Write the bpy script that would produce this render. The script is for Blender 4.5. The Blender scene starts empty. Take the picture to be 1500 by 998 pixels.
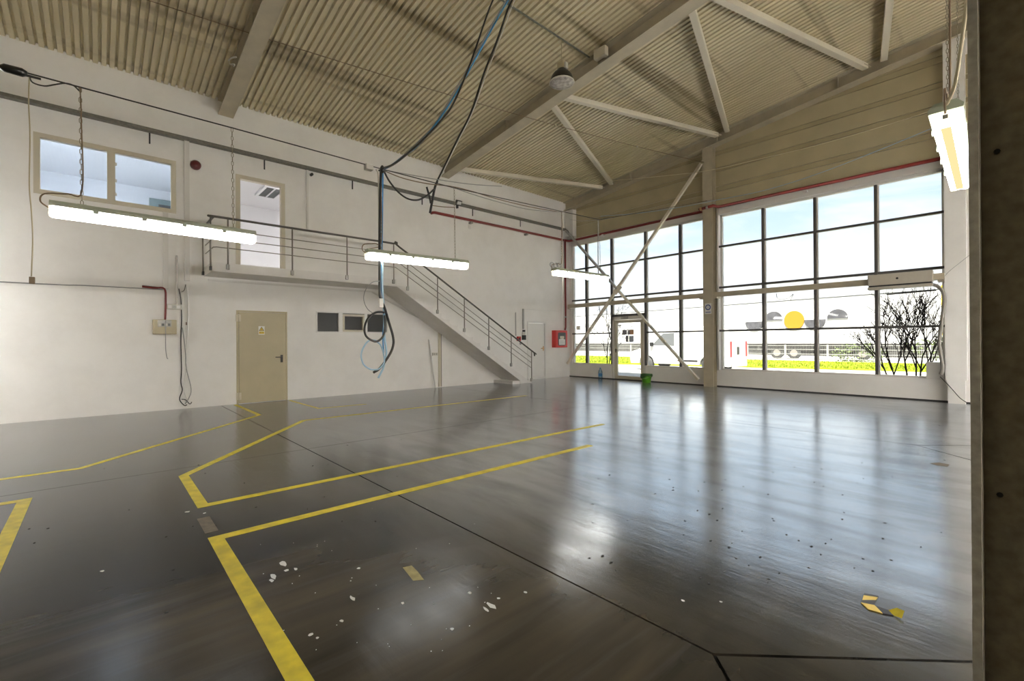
import bpy, math, random
from mathutils import Vector, Matrix
random.seed(7)
C = bpy.context.scene.collection
SC = bpy.context.scene

# ------------------------------------------------------------------ camera
F = 670.7                                  # focal length in pixels of a 1500 px wide frame
YAW, PIT, ROL, H = math.radians(47.947), math.radians(.1334), math.radians(-.349), 1.4
_d = Vector((-math.sin(YAW)*math.cos(PIT), math.cos(YAW)*math.cos(PIT), math.sin(PIT)))
_r0 = Vector((math.cos(YAW), math.sin(YAW), 0)); _u0 = _r0.cross(_d)
_r = math.cos(ROL)*_r0 + math.sin(ROL)*_u0
_u = -math.sin(ROL)*_r0 + math.cos(ROL)*_u0
cam_d = bpy.data.cameras.new('camera'); cam = bpy.data.objects.new('camera', cam_d); C.objects.link(cam)
cam_d.sensor_width = 36; cam_d.lens = F/1500*36; cam_d.clip_start = .05; cam_d.clip_end = 500
cam.matrix_world = Matrix(((_r.x, _u.x, -_d.x, 0), (_r.y, _u.y, -_d.y, 0), (_r.z, _u.z, -_d.z, H), (0, 0, 0, 1)))
SC.camera = cam

# ------------------------------------------------------------------ sky, sun, exposure
SKY = .57
SUN = 12.0
LAMP = 8.0             # the fittings in this half of the hall
FILL_LAMP = 150.0            # stronger tubes added out of view to brighten the hall
EXPOSURE = 1.12
vs = SC.view_settings
vs.view_transform = 'Standard'; vs.look = 'None'; vs.gamma = 1; vs.use_curve_mapping = False; vs.exposure = EXPOSURE
SC.display_settings.display_device = 'sRGB'
SC.cycles.use_denoising = True
SC.cycles.max_bounces = 10; SC.cycles.diffuse_bounces = 6; SC.cycles.glossy_bounces = 4
SC.cycles.transparent_max_bounces = 16; SC.cycles.caustics_reflective = False; SC.cycles.caustics_refractive = False
SC.cycles.sample_clamp_indirect = 8

def build_world():
    w = bpy.data.worlds.new('sky'); SC.world = w; w.use_nodes = True
    nt = w.node_tree; N = nt.nodes; L = nt.links; N.clear()
    out = N.new('ShaderNodeOutputWorld'); bg = N.new('ShaderNodeBackground')
    tc = N.new('ShaderNodeTexCoord'); sep = N.new('ShaderNodeSeparateXYZ')
    L.new(tc.outputs['Generated'], sep.inputs[0])
    ramp = N.new('ShaderNodeValToRGB')                     # height of the view ray -> sky colour
    e = ramp.color_ramp.elements
    e[0].position = 0; e[0].color = (1.15, 1.15, 1.15, 1)
    e[1].position = 1; e[1].color = (.36, .55, .86, 1)
    for p, c in ((.10, (1.0, 1.04, 1.1, 1)), (.22, (.66, .83, 1.0, 1)), (.45, (.48, .68, .95, 1))):
        q = e.new(p); q.color = c
    L.new(sep.outputs['Z'], ramp.inputs[0])
    mp = N.new('ShaderNodeMapping'); mp.inputs['Scale'].default_value = (1.6, 1.6, 6.5)
    L.new(tc.outputs['Generated'], mp.inputs[0])
    nz = N.new('ShaderNodeTexNoise'); nz.inputs['Scale'].default_value = 2.3; nz.inputs['Detail'].default_value = 8; nz.inputs['Roughness'].default_value = .58
    nz.inputs['Distortion'].default_value = .4
    L.new(mp.outputs[0], nz.inputs['Vector'])
    cr = N.new('ShaderNodeValToRGB'); cr.color_ramp.elements[0].position = .40; cr.color_ramp.elements[1].position = .68
    L.new(nz.outputs['Fac'], cr.inputs[0])
    mx = N.new('ShaderNodeMix'); mx.data_type = 'RGBA'; mx.inputs['B'].default_value = (1.02, 1.03, 1.05, 1)
    L.new(cr.outputs[0], mx.inputs['Factor']); L.new(ramp.outputs[0], mx.inputs['A'])
    L.new(mx.outputs['Result'], bg.inputs[0]); bg.inputs[1].default_value = SKY
    L.new(bg.outputs[0], out.inputs[0])
build_world()
sd = bpy.data.lights.new('sun', 'SUN'); sd.energy = SUN; sd.angle = math.radians(1.5); sd.color = (1, .94, .84)
sun = bpy.data.objects.new('sun', sd); C.objects.link(sun)
sun.rotation_euler = Vector((-.20, .50, -.84)).to_track_quat('-Z', 'Y').to_euler()
sun.location = (0, -30, 30)

# ------------------------------------------------------------------ helpers
def ray(px, py): return _r*((px-750)/F) - _u*((py-499)/F) + _d
CAM0 = Vector((0, 0, H))
def on_x(px, py, x): v = ray(px, py); return CAM0 + v*(x/v.x)
def on_y(px, py, y): v = ray(px, py); return CAM0 + v*(y/v.y)
def on_z(px, py, z): v = ray(px, py); return CAM0 + v*((z-H)/v.z)

def wl(o):
    v = Vector((0, 0, 0))
    while o: v += o.location; o = o.parent
    return v

class MB:
    def __init__(s): s.v = []; s.f = []; s.sm = []
    def add(s, vs, fs, smooth=False):
        b = len(s.v); s.v += [Vector(p) for p in vs]
        s.f += [tuple(i+b for i in f) for f in fs]; s.sm += [smooth]*len(fs); return s
    def box(s, x0, y0, z0, x1, y1, z1):
        x0, x1 = min(x0, x1), max(x0, x1); y0, y1 = min(y0, y1), max(y0, y1); z0, z1 = min(z0, z1), max(z0, z1)
        return s.add([(x0,y0,z0),(x1,y0,z0),(x1,y1,z0),(x0,y1,z0),(x0,y0,z1),(x1,y0,z1),(x1,y1,z1),(x0,y1,z1)],
                     [(0,3,2,1),(4,5,6,7),(0,1,5,4),(1,2,6,5),(2,3,7,6),(3,0,4,7)])
    def bar(s, p, q, w, h, up=(0,0,1)):
        p, q = Vector(p), Vector(q); d = (q-p).normalized(); a = d.cross(Vector(up))
        if a.length < 1e-4: a = d.cross(Vector((1,0,0)))
        a.normalize(); b = a.cross(d); a = a*w/2; b = b*h/2
        return s.add([p-a-b,p+a-b,p+a+b,p-a+b,q-a-b,q+a-b,q+a+b,q-a+b],
                     [(0,3,2,1),(4,5,6,7),(0,1,5,4),(1,2,6,5),(2,3,7,6),(3,0,4,7)])
    def tube(s, pts, r, n=8, closed=False):
        pts = [Vector(p) for p in pts]; m = len(pts); vs = []; ref = None
        rr = r if isinstance(r, (list, tuple)) else [r]*m
        for i, p in enumerate(pts):
            a = pts[(i-1) % m] if (closed or i > 0) else p; b = pts[(i+1) % m] if (closed or i < m-1) else p
            d = (b-a).normalized() if (b-a).length > 1e-9 else Vector((0,0,1))
            if ref is None:
                ref = d.cross(Vector((0,0,1)))
                if ref.length < 1e-3: ref = d.cross(Vector((1,0,0)))
            ref = (ref - d*ref.dot(d))
            if ref.length < 1e-6: ref = d.cross(Vector((.3,.9,.2)))
            ref.normalize(); e = d.cross(ref)
            vs += [p + (ref*math.cos(2*math.pi*k/n) + e*math.sin(2*math.pi*k/n))*rr[i] for k in range(n)]
        fs = []
        for i in range(m if closed else m-1):
            j = (i+1) % m
            for k in range(n): fs.append((i*n+k, i*n+(k+1) % n, j*n+(k+1) % n, j*n+k))
        s.add(vs, fs, True)
        if not closed:
            b = len(s.v)-m*n
            s.f += [tuple(b+k for k in range(n))[::-1], tuple(b+(m-1)*n+k for k in range(n))]; s.sm += [False]*2
        return s
    def lathe(s, prof, c, n=20, axis='z'):
        c = Vector(c); vs = []
        for r, h in prof:
            for k in range(n):
                a = 2*math.pi*k/n; u, w = r*math.cos(a), r*math.sin(a)
                vs.append(c + (Vector((u,w,h)) if axis == 'z' else Vector((h,u,w)) if axis == 'x' else Vector((w,h,u))))
        fs = [(i*n+k, i*n+(k+1) % n, (i+1)*n+(k+1) % n, (i+1)*n+k) for i in range(len(prof)-1) for k in range(n)]
        s.add(vs, fs, True); b = len(s.v)-len(prof)*n
        s.f += [tuple(b+k for k in range(n))[::-1], tuple(b+(len(prof)-1)*n+k for k in range(n))]; s.sm += [False]*2
        return s
    def prism(s, poly, axis, a, b):
        P = {'x': lambda p, t: (t, p[0], p[1]), 'y': lambda p, t: (p[0], t, p[1]), 'z': lambda p, t: (p[0], p[1], t)}[axis]
        n = len(poly)
        return s.add([P(p, a) for p in poly]+[P(p, b) for p in poly],
                     [tuple(range(n))[::-1], tuple(range(n, 2*n))] + [(i, (i+1) % n, n+(i+1) % n, n+i) for i in range(n)])
    def build(s, name, mat, parent=None, bevel=0, fix=True):
        if parent is None:
            lo = Vector((min(p.x for p in s.v), min(p.y for p in s.v), min(p.z for p in s.v)))
            hi = Vector((max(p.x for p in s.v), max(p.y for p in s.v), 0)); org = Vector(((lo.x+hi.x)/2, (lo.y+hi.y)/2, lo.z))
        else: org = wl(parent)
        me = bpy.data.meshes.new(name); me.from_pydata([p-org for p in s.v], [], s.f); me.polygons.foreach_set('use_smooth', s.sm)
        me.materials.append(mat)
        if fix:
            import bmesh
            b = bmesh.new(); b.from_mesh(me); bmesh.ops.recalc_face_normals(b, faces=b.faces); b.to_mesh(me); b.free()
        me.update()
        o = bpy.data.objects.new(name, me); C.objects.link(o)
        if parent is None: o.location = org
        else: o.parent = parent
        if bevel:
            m = o.modifiers.new('bevel', 'BEVEL'); m.width = bevel; m.segments = 2; m.limit_method = 'ANGLE'
        return o
def tag(o, label=None, cat=None, group=None, kind=None):
    if label: o['label'] = label
    if cat: o['category'] = cat
    if group: o['group'] = group
    if kind: o['kind'] = kind
    return o
def thing(name, loc, label=None, cat=None, group=None, kind=None):
    o = bpy.data.objects.new(name, None); C.objects.link(o); o.location = loc; o.empty_display_size = .1
    return tag(o, label, cat, group, kind)
def catm(pts, k=6):
    pts = [Vector(p) for p in pts]; q = [pts[0]*2-pts[1]] + pts + [pts[-1]*2-pts[-2]]; out = []
    for i in range(1, len(q)-2):
        a, b, c, d = q[i-1], q[i], q[i+1], q[i+2]
        for j in range(k):
            t = j/k
            out.append(.5*((2*b)+(c-a)*t+(2*a-5*b+4*c-d)*t*t+(3*b-a-3*c+d)*t**3))
    out.append(pts[-1]); return out
def sag(p, q, s, k=14):
    p, q = Vector(p), Vector(q)
    return [p.lerp(q, i/k) - Vector((0,0,s*4*(i/k)*(1-i/k))) for i in range(k+1)]

# ------------------------------------------------------------------ materials
def mat(name, col, rough=.5, metal=0, spec=.5, noise=0, nscale=8, bump=0, bscale=40, emit=None, estr=0, coat=0):
    m = bpy.data.materials.new(name); m.use_nodes = True; nt = m.node_tree; b = nt.nodes['Principled BSDF']
    b.inputs['Base Color'].default_value = (*col, 1); b.inputs['Roughness'].default_value = rough
    b.inputs['Metallic'].default_value = metal; b.inputs['Specular IOR Level'].default_value = spec
    b.inputs['Coat Weight'].default_value = coat
    if emit: b.inputs['Emission Color'].default_value = (*emit, 1); b.inputs['Emission Strength'].default_value = estr
    g = nt.nodes.new('ShaderNodeNewGeometry')
    if noise:
        n = nt.nodes.new('ShaderNodeTexNoise'); n.inputs['Scale'].default_value = nscale; n.inputs['Detail'].default_value = 6
        nt.links.new(g.outputs['Position'], n.inputs['Vector'])
        r = nt.nodes.new('ShaderNodeValToRGB'); r.color_ramp.elements[0].position = .3; r.color_ramp.elements[1].position = .7
        r.color_ramp.elements[0].color = (*[c*(1-noise) for c in col], 1); r.color_ramp.elements[1].color = (*[min(1, c*(1+noise*.6)) for c in col], 1)
        nt.links.new(n.outputs['Fac'], r.inputs[0]); nt.links.new(r.outputs[0], b.inputs['Base Color'])
    if bump:
        n = nt.nodes.new('ShaderNodeTexNoise'); n.inputs['Scale'].default_value = bscale; n.inputs['Detail'].default_value = 4
        nt.links.new(g.outputs['Position'], n.inputs['Vector'])
        bp = nt.nodes.new('ShaderNodeBump'); bp.inputs['Strength'].default_value = bump; bp.inputs['Distance'].default_value = .01
        nt.links.new(n.outputs['Fac'], bp.inputs['Height']); nt.links.new(bp.outputs[0], b.inputs['Normal'])
    return m
def emission(name, col, s):
    m = bpy.data.materials.new(name); m.use_nodes = True; nt = m.node_tree; nt.nodes.clear()
    o = nt.nodes.new('ShaderNodeOutputMaterial'); e = nt.nodes.new('ShaderNodeEmission'); e.inputs[0].default_value = (*col, 1); e.inputs[1].default_value = s
    nt.links.new(e.outputs[0], o.inputs[0]); return m
def glass(name, tint=(1, 1, 1), f0=1.45, rough=.02):
    m = bpy.data.materials.new(name); m.use_nodes = True; nt = m.node_tree; nt.nodes.clear()
    o = nt.nodes.new('ShaderNodeOutputMaterial'); t = nt.nodes.new('ShaderNodeBsdfTransparent'); t.inputs[0].default_value = (*tint, 1)
    g = nt.nodes.new('ShaderNodeBsdfGlossy'); g.inputs['Roughness'].default_value = rough; fr = nt.nodes.new('ShaderNodeFresnel'); fr.inputs[0].default_value = f0
    mx = nt.nodes.new('ShaderNodeMixShader'); nt.links.new(fr.outputs[0], mx.inputs[0]); nt.links.new(t.outputs[0], mx.inputs[1]); nt.links.new(g.outputs[0], mx.inputs[2])
    nt.links.new(mx.outputs[0], o.inputs[0]); return m

def floor_material():
    m = bpy.data.materials.new('worn_floor_coating'); m.use_nodes = True; nt = m.node_tree; N = nt.nodes; L = nt.links; b = N['Principled BSDF']
    g = N.new('ShaderNodeNewGeometry')
    def noise(scale, vec=(1,1,1), detail=6, rough=.6, dist=0):
        mp = N.new('ShaderNodeMapping'); mp.inputs['Scale'].default_value = vec; L.new(g.outputs['Position'], mp.inputs[0])
        n = N.new('ShaderNodeTexNoise'); n.inputs['Scale'].default_value = scale; n.inputs['Detail'].default_value = detail
        n.inputs['Roughness'].default_value = rough; n.inputs['Distortion'].default_value = dist
        L.new(mp.outputs[0], n.inputs['Vector']); return n.outputs['Fac']
    def ramp(fac, *st):
        r = N.new('ShaderNodeValToRGB'); e = r.color_ramp.elements
        e[0].position, e[0].color = st[0][0], (*st[0][1], 1); e[1].position, e[1].color = st[-1][0], (*st[-1][1], 1)
        for p, c in st[1:-1]: q = e.new(p); q.color = (*c, 1)
        L.new(fac, r.inputs[0]); return r.outputs[0]
    def mix(f, a, c2, mode='MIX'):
        x = N.new('ShaderNodeMix'); x.data_type = 'RGBA'; x.blend_type = mode
        for s, v in (('Factor', f), ('A', a), ('B', c2)):
            if isinstance(v, (int, float)): x.inputs[s].default_value = v
            elif isinstance(v, tuple): x.inputs[s].default_value = (*v, 1)
            else: L.new(v, x.inputs[s])
        return x.outputs['Result']
    base = ramp(noise(.45, (1, .6, 1), 4, .5), (.30, (.014, .0132, .0126)), (.52, (.026, .0238, .0215)), (.72, (.062, .054, .043)))
    streak = noise(1.0, (3.4, .50, 1), 4, .5, .25)                    # long tyre and mop marks along the hall
    c = mix(.8, base, ramp(streak, (.28, (.22, .22, .22)), (.50, (.52, .51, .49)), (.74, (.95, .88, .74))), 'OVERLAY')
    wear = ramp(noise(.55, (1.5, .8, 1), 3, .5, .2), (.42, (0,0,0)), (.74, (1,1,1)))   # rubbed through to bare concrete
    wear2 = mix(1.0, wear, ramp(noise(1.4, (4.0, .40, 1), 4, .5, .3), (.32, (0,0,0)), (.78, (1,1,1))), 'MULTIPLY')
    c = mix(wear2, c, (.13, .105, .07))
    sc = ramp(noise(4, (3, .30, 1), 4, .6, .8), (.52, (0,0,0)), (.85, (.6,.6,.6)))
    c = mix(sc, c, (.085, .08, .074))
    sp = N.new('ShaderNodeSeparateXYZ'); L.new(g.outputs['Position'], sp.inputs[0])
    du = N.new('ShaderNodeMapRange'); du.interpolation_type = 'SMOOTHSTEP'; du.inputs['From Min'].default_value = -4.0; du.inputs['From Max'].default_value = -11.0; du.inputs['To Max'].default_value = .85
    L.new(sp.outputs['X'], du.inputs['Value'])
    c = mix(du.outputs['Result'], c, ramp(noise(.9, (1.4, .6, 1), 4, .5), (.3, (.17, .152, .128)), (.7, (.36, .325, .27))))   # glow of the white wall painted into the colour, paler towards it
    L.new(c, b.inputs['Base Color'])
    rg = ramp(noise(2.0, (.8, 2.6, 1), 5, .5), (.2, (.14,)*3), (.8, (.25,)*3))
    L.new(rg, b.inputs['Roughness'])
    b.inputs['Specular IOR Level'].default_value = 0
    gl = N.new('ShaderNodeBsdfGlossy'); gl.inputs['Color'].default_value = (.93, .96, 1, 1); L.new(rg, gl.inputs['Roughness'])  # bluish tint of the reflected sky put into the gloss colour
    lw = N.new('ShaderNodeLayerWeight'); lw.inputs['Blend'].default_value = .5
    def sstep(sock, a, b_):
        r_ = N.new('ShaderNodeMapRange'); r_.interpolation_type = 'SMOOTHSTEP'; r_.inputs['From Min'].default_value = a; r_.inputs['From Max'].default_value = b_; L.new(sock, r_.inputs['Value']); return r_.outputs['Result']
    def mth(op, a, b_):
        q_ = N.new('ShaderNodeMath'); q_.operation = op
        for i_, v_ in enumerate((a, b_)):
            if isinstance(v_, (int, float)): q_.inputs[i_].default_value = v_
            else: L.new(v_, q_.inputs[i_])
        return q_.outputs[0]
    win_sheen = mth('MULTIPLY', sstep(sp.outputs['X'], -9.5, -4.5), sstep(sp.outputs['Y'], .3, 3.6))   # reflection raised by position, standing in for brighter window light on the floor
    win_sheen = mth('MULTIPLY', win_sheen, mth('MINIMUM', 1.0, mth('ADD', .50, mth('MULTIPLY', noise(1.3, (.55, 2.2, 1), 5, .6, .3), .88))))
    pw = N.new('ShaderNodeMath'); pw.operation = 'POWER'; L.new(mth('SUBTRACT', 5.0, mth('MULTIPLY', win_sheen, 4.05)), pw.inputs[1]); L.new(lw.outputs['Facing'], pw.inputs[0])
    ml = N.new('ShaderNodeMath'); ml.operation = 'MULTIPLY_ADD'; ml.inputs[1].default_value = .95; ml.inputs[2].default_value = .005; L.new(pw.outputs[0], ml.inputs[0])
    ms = N.new('ShaderNodeMixShader'); L.new(ml.outputs[0], ms.inputs[0]); L.new(b.outputs[0], ms.inputs[1]); L.new(gl.outputs[0], ms.inputs[2])
    L.new(ms.outputs[0], N['Material Output'].inputs['Surface'])
    bp = N.new('ShaderNodeBump'); bp.inputs['Strength'].default_value = .30; bp.inputs['Distance'].default_value = .004
    L.new(noise(7, (.5, 2.4, 1), 6, .62), bp.inputs['Height']); L.new(bp.outputs[0], b.inputs['Normal']); L.new(bp.outputs[0], gl.inputs['Normal'])
    return m
def deck_material():
    m = mat('ivory_roof_sheet', (.44, .39, .28), .38, spec=.5)
    nt = m.node_tree; N = nt.nodes; L = nt.links; b = N['Principled BSDF']
    g = N.new('ShaderNodeNewGeometry'); mp = N.new('ShaderNodeMapping'); mp.inputs['Scale'].default_value = (1.0, .05, 1.0); L.new(g.outputs['Position'], mp.inputs[0])
    n = N.new('ShaderNodeTexNoise'); n.inputs['Scale'].default_value = 1.5; n.inputs['Detail'].default_value = 3; L.new(mp.outputs[0], n.inputs[0])
    r = N.new('ShaderNodeValToRGB'); e = r.color_ramp.elements; e[0].position = .36; e[0].color = (.30, .24, .135, 1); e[1].position = .47; e[1].color = (.68, .605, .425, 1)
    L.new(n.outputs['Fac'], r.inputs[0]); L.new(r.outputs[0], b.inputs['Base Color']); return m
def wall_material():
    m = mat('white_wall_paint', (.83, .81, .78), .62, spec=.3)
    nt = m.node_tree; N = nt.nodes; L = nt.links; b = N['Principled BSDF']
    g = N.new('ShaderNodeNewGeometry'); n = N.new('ShaderNodeTexNoise'); n.inputs['Scale'].default_value = 1.3; n.inputs['Detail'].default_value = 7; n.inputs['Roughness'].default_value = .65
    L.new(g.outputs['Position'], n.inputs[0])
    r = N.new('ShaderNodeValToRGB'); e = r.color_ramp.elements; e[0].position = .25; e[0].color = (.82, .80, .775, 1); e[1].position = .6; e[1].color = (.89, .875, .855, 1)
    L.new(n.outputs['Fac'], r.inputs[0]); L.new(r.outputs[0], b.inputs['Base Color'])
    bp = N.new('ShaderNodeBump'); bp.inputs['Strength'].default_value = .08; n2 = N.new('ShaderNodeTexNoise'); n2.inputs['Scale'].default_value = 25
    L.new(g.outputs['Position'], n2.inputs[0]); L.new(n2.outputs['Fac'], bp.inputs['Height']); L.new(bp.outputs[0], b.inputs['Normal'])
    return m
M = {}
M['floor'] = floor_material(); M['deck'] = deck_material(); M['wall'] = wall_material()
M['joint'] = mat('joint_filler', (.012, .011, .010), .9)
M['steel'] = mat('ivory_steel_paint', (.50, .445, .335), .42, noise=.12, nscale=3)
M['pilsteel'] = mat('scuffed_column_paint', (.34, .31, .245), .5, noise=.25, nscale=30, bump=.2, bscale=30)
M['brace'] = mat('pale_brace_paint', (.74, .69, .57), .4)
M['greysteel'] = mat('grey_galvanised_steel', (.42, .41, .39), .45, metal=.5, noise=.1)
M['tray'] = mat('galvanised_cable_tray', (.18, .175, .15), .5, metal=.3, noise=.2, nscale=20)
M['rail'] = mat('brushed_rail_steel', (.27, .25, .22), .35, metal=.75)
M['handrail'] = mat('dark_handrail', (.10, .095, .085), .4, metal=.5)
M['concrete'] = mat('white_painted_concrete', (.82, .80, .78), .6, noise=.05, nscale=4)
M['clad'] = mat('ivory_cladding', (.47, .41, .265), .45, noise=.10, nscale=1.5)
M['clad2'] = mat('ivory_cladding_dull', (.41, .35, .22), .5, noise=.14, nscale=1.5)
M['alu'] = mat('aluminium_profile_grey', (.085, .08, .078), .4, metal=.25)
M['aluw'] = mat('aluminium_profile_white', (.74, .72, .69), .4)
M['beige'] = mat('beige_door_paint', (.47, .41, .265), .45, noise=.05, nscale=3)
M['frame'] = mat('cream_window_frame', (.60, .55, .44), .45)
M['white'] = mat('white_plastic', (.80, .79, .77), .4)
M['offwhite'] = mat('off_white_plastic', (.62, .60, .54), .45)
M['black'] = mat('black_plastic', (.012, .012, .012), .35)
M['blackr'] = mat('black_cable_sheath', (.014, .013, .012), .45)
M['blue'] = mat('blue_cable_sheath', (.05, .27, .60), .4)
M['blueh'] = mat('pale_blue_hose', (.40, .62, .78), .35)
M['brown'] = mat('brown_cord', (.22, .15, .09), .6)
M['ropey'] = mat('yellowed_cord', (.52, .45, .30), .7)
M['pale'] = mat('pale_wire', (.72, .66, .48), .6); M['bluew'] = mat('grey_blue_wire', (.40, .52, .66), .5)
M['greyc'] = mat('grey_cable_sheath', (.35, .35, .35), .5)
M['red'] = mat('red_pipe_paint', (.21, .018, .016), .4)
M['cab'] = mat('fire_cabinet_red', (.62, .03, .025), .35, coat=.3)
M['siren'] = mat('dark_red_siren', (.10, .01, .012), .3)
M['yellow'] = mat('yellow_floor_tape', (.72, .58, .02), .38, noise=.25, nscale=9)
M['yellowold'] = mat('faded_tape', (.40, .34, .15), .6, noise=.3, nscale=20)
M['residue'] = mat('tape_residue', (.16, .13, .09), .6, noise=.3, nscale=20)
M['paint'] = mat('white_paint_drop', (.72, .72, .70), .5)
M['dirt'] = mat('dark_grit', (.02, .018, .015), .8)
M['signy'] = mat('warning_yellow', (.75, .52, .02), .5)
M['paper'] = mat('paper_white', (.80, .80, .78), .6)
M['print'] = mat('grey_print', (.30, .30, .33), .6)
M['print2'] = mat('pale_blue_print', (.45, .50, .62), .6)
M['print3'] = mat('orange_print', (.70, .42, .25), .6)
M['signb'] = mat('sign_blue', (.05, .08, .30), .5)
M['green'] = mat('green_bucket_plastic', (.10, .36, .02), .35)
M['greend'] = mat('dark_green_cloth', (.03, .09, .02), .7)
M['water'] = glass('bottle_plastic', (.72, .88, .97), 1.4)
M['waterd'] = mat('bottle_label', (.08, .30, .60), .4)
M['glass'] = glass('window_glass', (.97, .985, .98), 1.35)
M['glassb'] = glass('office_glass', (.80, .88, .96), 1.5)
M['glassd'] = glass('dark_glass', (.85, .85, .84), 1.25, .32)
M['housing'] = mat('fixture_housing', (.42, .46, .36), .45)
M['tube'] = emission('fluorescent_diffuser', (1, .985, .93), LAMP)
M['fill_tube'] = emission('added_fill_diffuser', (1, .975, .93), FILL_LAMP)
M['tubed'] = emission('fluorescent_diffuser_middle', (1, .78, .38), .50)
M['endcap'] = emission('fluorescent_diffuser_end', (1, .93, .72), 1.6)
M['bell'] = mat('bell_lamp_shade', (.035, .032, .028), .35, metal=.3)
M['lens'] = mat('bell_lamp_glass', (.50, .47, .45), .25, noise=.4, nscale=14)
M['chain'] = mat('chain_metal', (.30, .27, .2), .4, metal=.7)
M['office'] = mat('office_white_paint', (.80, .80, .82), .6)
M['officefloor'] = mat('office_floor', (.45, .43, .40), .5)
M['officefill'] = emission('office_fill_panel', (1, .98, .96), 40)
M['louvre'] = mat('lamp_louvre_metal', (.25, .26, .26), .35, metal=.6)
M['dgreen'] = mat('grey_green_door', (.22, .28, .27), .5)
M['darkroom'] = mat('store_room_paint', (.62, .60, .57), .7)
M['asphalt'] = mat('pale_concrete_yard', (.42, .405, .375), .8, spec=.1, noise=.12, nscale=.6)
M['grass'] = mat('spring_grass', (.165, .20, .014), .8, spec=.05, noise=.35, nscale=2.5)
M['grassb'] = mat('grass_blade', (.155, .20, .014), .7, spec=.05, noise=.4, nscale=3)
M['wh'] = mat('white_warehouse_cladding', (.50, .50, .495), .6, spec=.1)
M['whroof'] = mat('warehouse_roof_edge', (.30, .31, .325), .6, spec=.1)
M['discy'] = mat('yellow_disc', (.27, .155, .02), .6, spec=.1)
M['discg'] = mat('grey_disc', (.072, .072, .08), .6, spec=.1, noise=.35, nscale=3)
M['plinth'] = mat('warehouse_plinth', (.05, .048, .046), .8, spec=.05, noise=.5, nscale=.7)
M['van'] = mat('white_van_paint', (.62, .62, .61), .3, coat=.2)
M['vanglass'] = mat('van_dark_glass', (.10, .105, .11), .2, spec=.25)
M['tyre'] = mat('tyre_rubber', (.03, .03, .03), .7)
M['rim'] = mat('wheel_rim', (.22, .20, .18), .35, metal=.3)
M['taillight'] = mat('tail_light_red', (.40, .012, .015), .4)
M['fence'] = mat('white_fence_steel', (.30, .30, .29), .6, spec=.1)
M['bark'] = mat('dark_bark', (.022, .018, .016), .9, spec=.05)
M['leaf'] = mat('small_dry_leaf', (.022, .018, .014), .8, spec=.05)
M['bush'] = mat('hedge_leaf', (.10, .13, .05), .7, spec=.05, noise=.4, nscale=6)
M['trailer'] = mat('grey_trailer', (.024, .022, .022), .6, spec=.05)
M['signpost'] = mat('yellow_sign_board', (.40, .31, .008), .5, spec=.1)
M['acbody'] = mat('air_curtain_case', (.50, .46, .40), .4, noise=.06)
M['darkpanel'] = mat('dark_slot', (.02, .02, .02), .6)
M['hose'] = mat('grey_flexible_hose', (.24, .22, .20), .5)
M['copper'] = mat('brass_fitting', (.72, .45, .22), .35, metal=.6)

# ------------------------------------------------------------------ setting
XL, YW = -12.04, 13.95          # left wall face, window wall face
XR, YF = 6.5, -9.0
XRIDGE = .1
def zr(x): return 6.88 + .12*(x-XL) if x <= XRIDGE else 6.88 + .12*(XRIDGE-XL) - .12*(x-XRIDGE)

def wall_grid(axis, c0, c1, u0, u1, z0, z1, holes):
    """axis 'x': wall plane x between c0 and c1, u along y; 'y': u along x. Rectangular holes (u0,u1,z0,z1)."""
    m = MB(); us = sorted({u0, u1, *[h[0] for h in holes], *[h[1] for h in holes]}); zs = sorted({z0, z1, *[h[2] for h in holes], *[h[3] for h in holes]})
    us = [u for u in us if u0 <= u <= u1]; zs = [z for z in zs if z0 <= z <= z1]
    def solid(i, j):
        if not (0 <= i < len(us)-1 and 0 <= j < len(zs)-1): return False
        cu, cz = (us[i]+us[i+1])/2, (zs[j]+zs[j+1])/2
        return not any(h[0] < cu < h[1] and h[2] < cz < h[3] for h in holes)
    P = (lambda c, u, z: (c, u, z)) if axis == 'x' else (lambda c, u, z: (u, c, z))
    for i in range(len(us)-1):
        for j in range(len(zs)-1):
            if not solid(i, j): continue
            a, b, c, d = us[i], us[i+1], zs[j], zs[j+1]
            m.add([P(c0,a,c),P(c0,b,c),P(c0,b,d),P(c0,a,d)], [(0,1,2,3)]); m.add([P(c1,a,c),P(c1,b,c),P(c1,b,d),P(c1,a,d)], [(3,2,1,0)])
            if not solid(i-1, j): m.add([P(c0,a,c),P(c0,a,d),P(c1,a,d),P(c1,a,c)], [(0,1,2,3)])
            if not solid(i+1, j): m.add([P(c0,b,c),P(c1,b,c),P(c1,b,d),P(c0,b,d)], [(0,1,2,3)])
            if not solid(i, j-1): m.add([P(c0,a,c),P(c1,a,c),P(c1,b,c),P(c0,b,c)], [(0,1,2,3)])
            if not solid(i, j+1): m.add([P(c0,a,d),P(c0,b,d),P(c1,b,d),P(c1,a,d)], [(0,1,2,3)])
    return m

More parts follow.
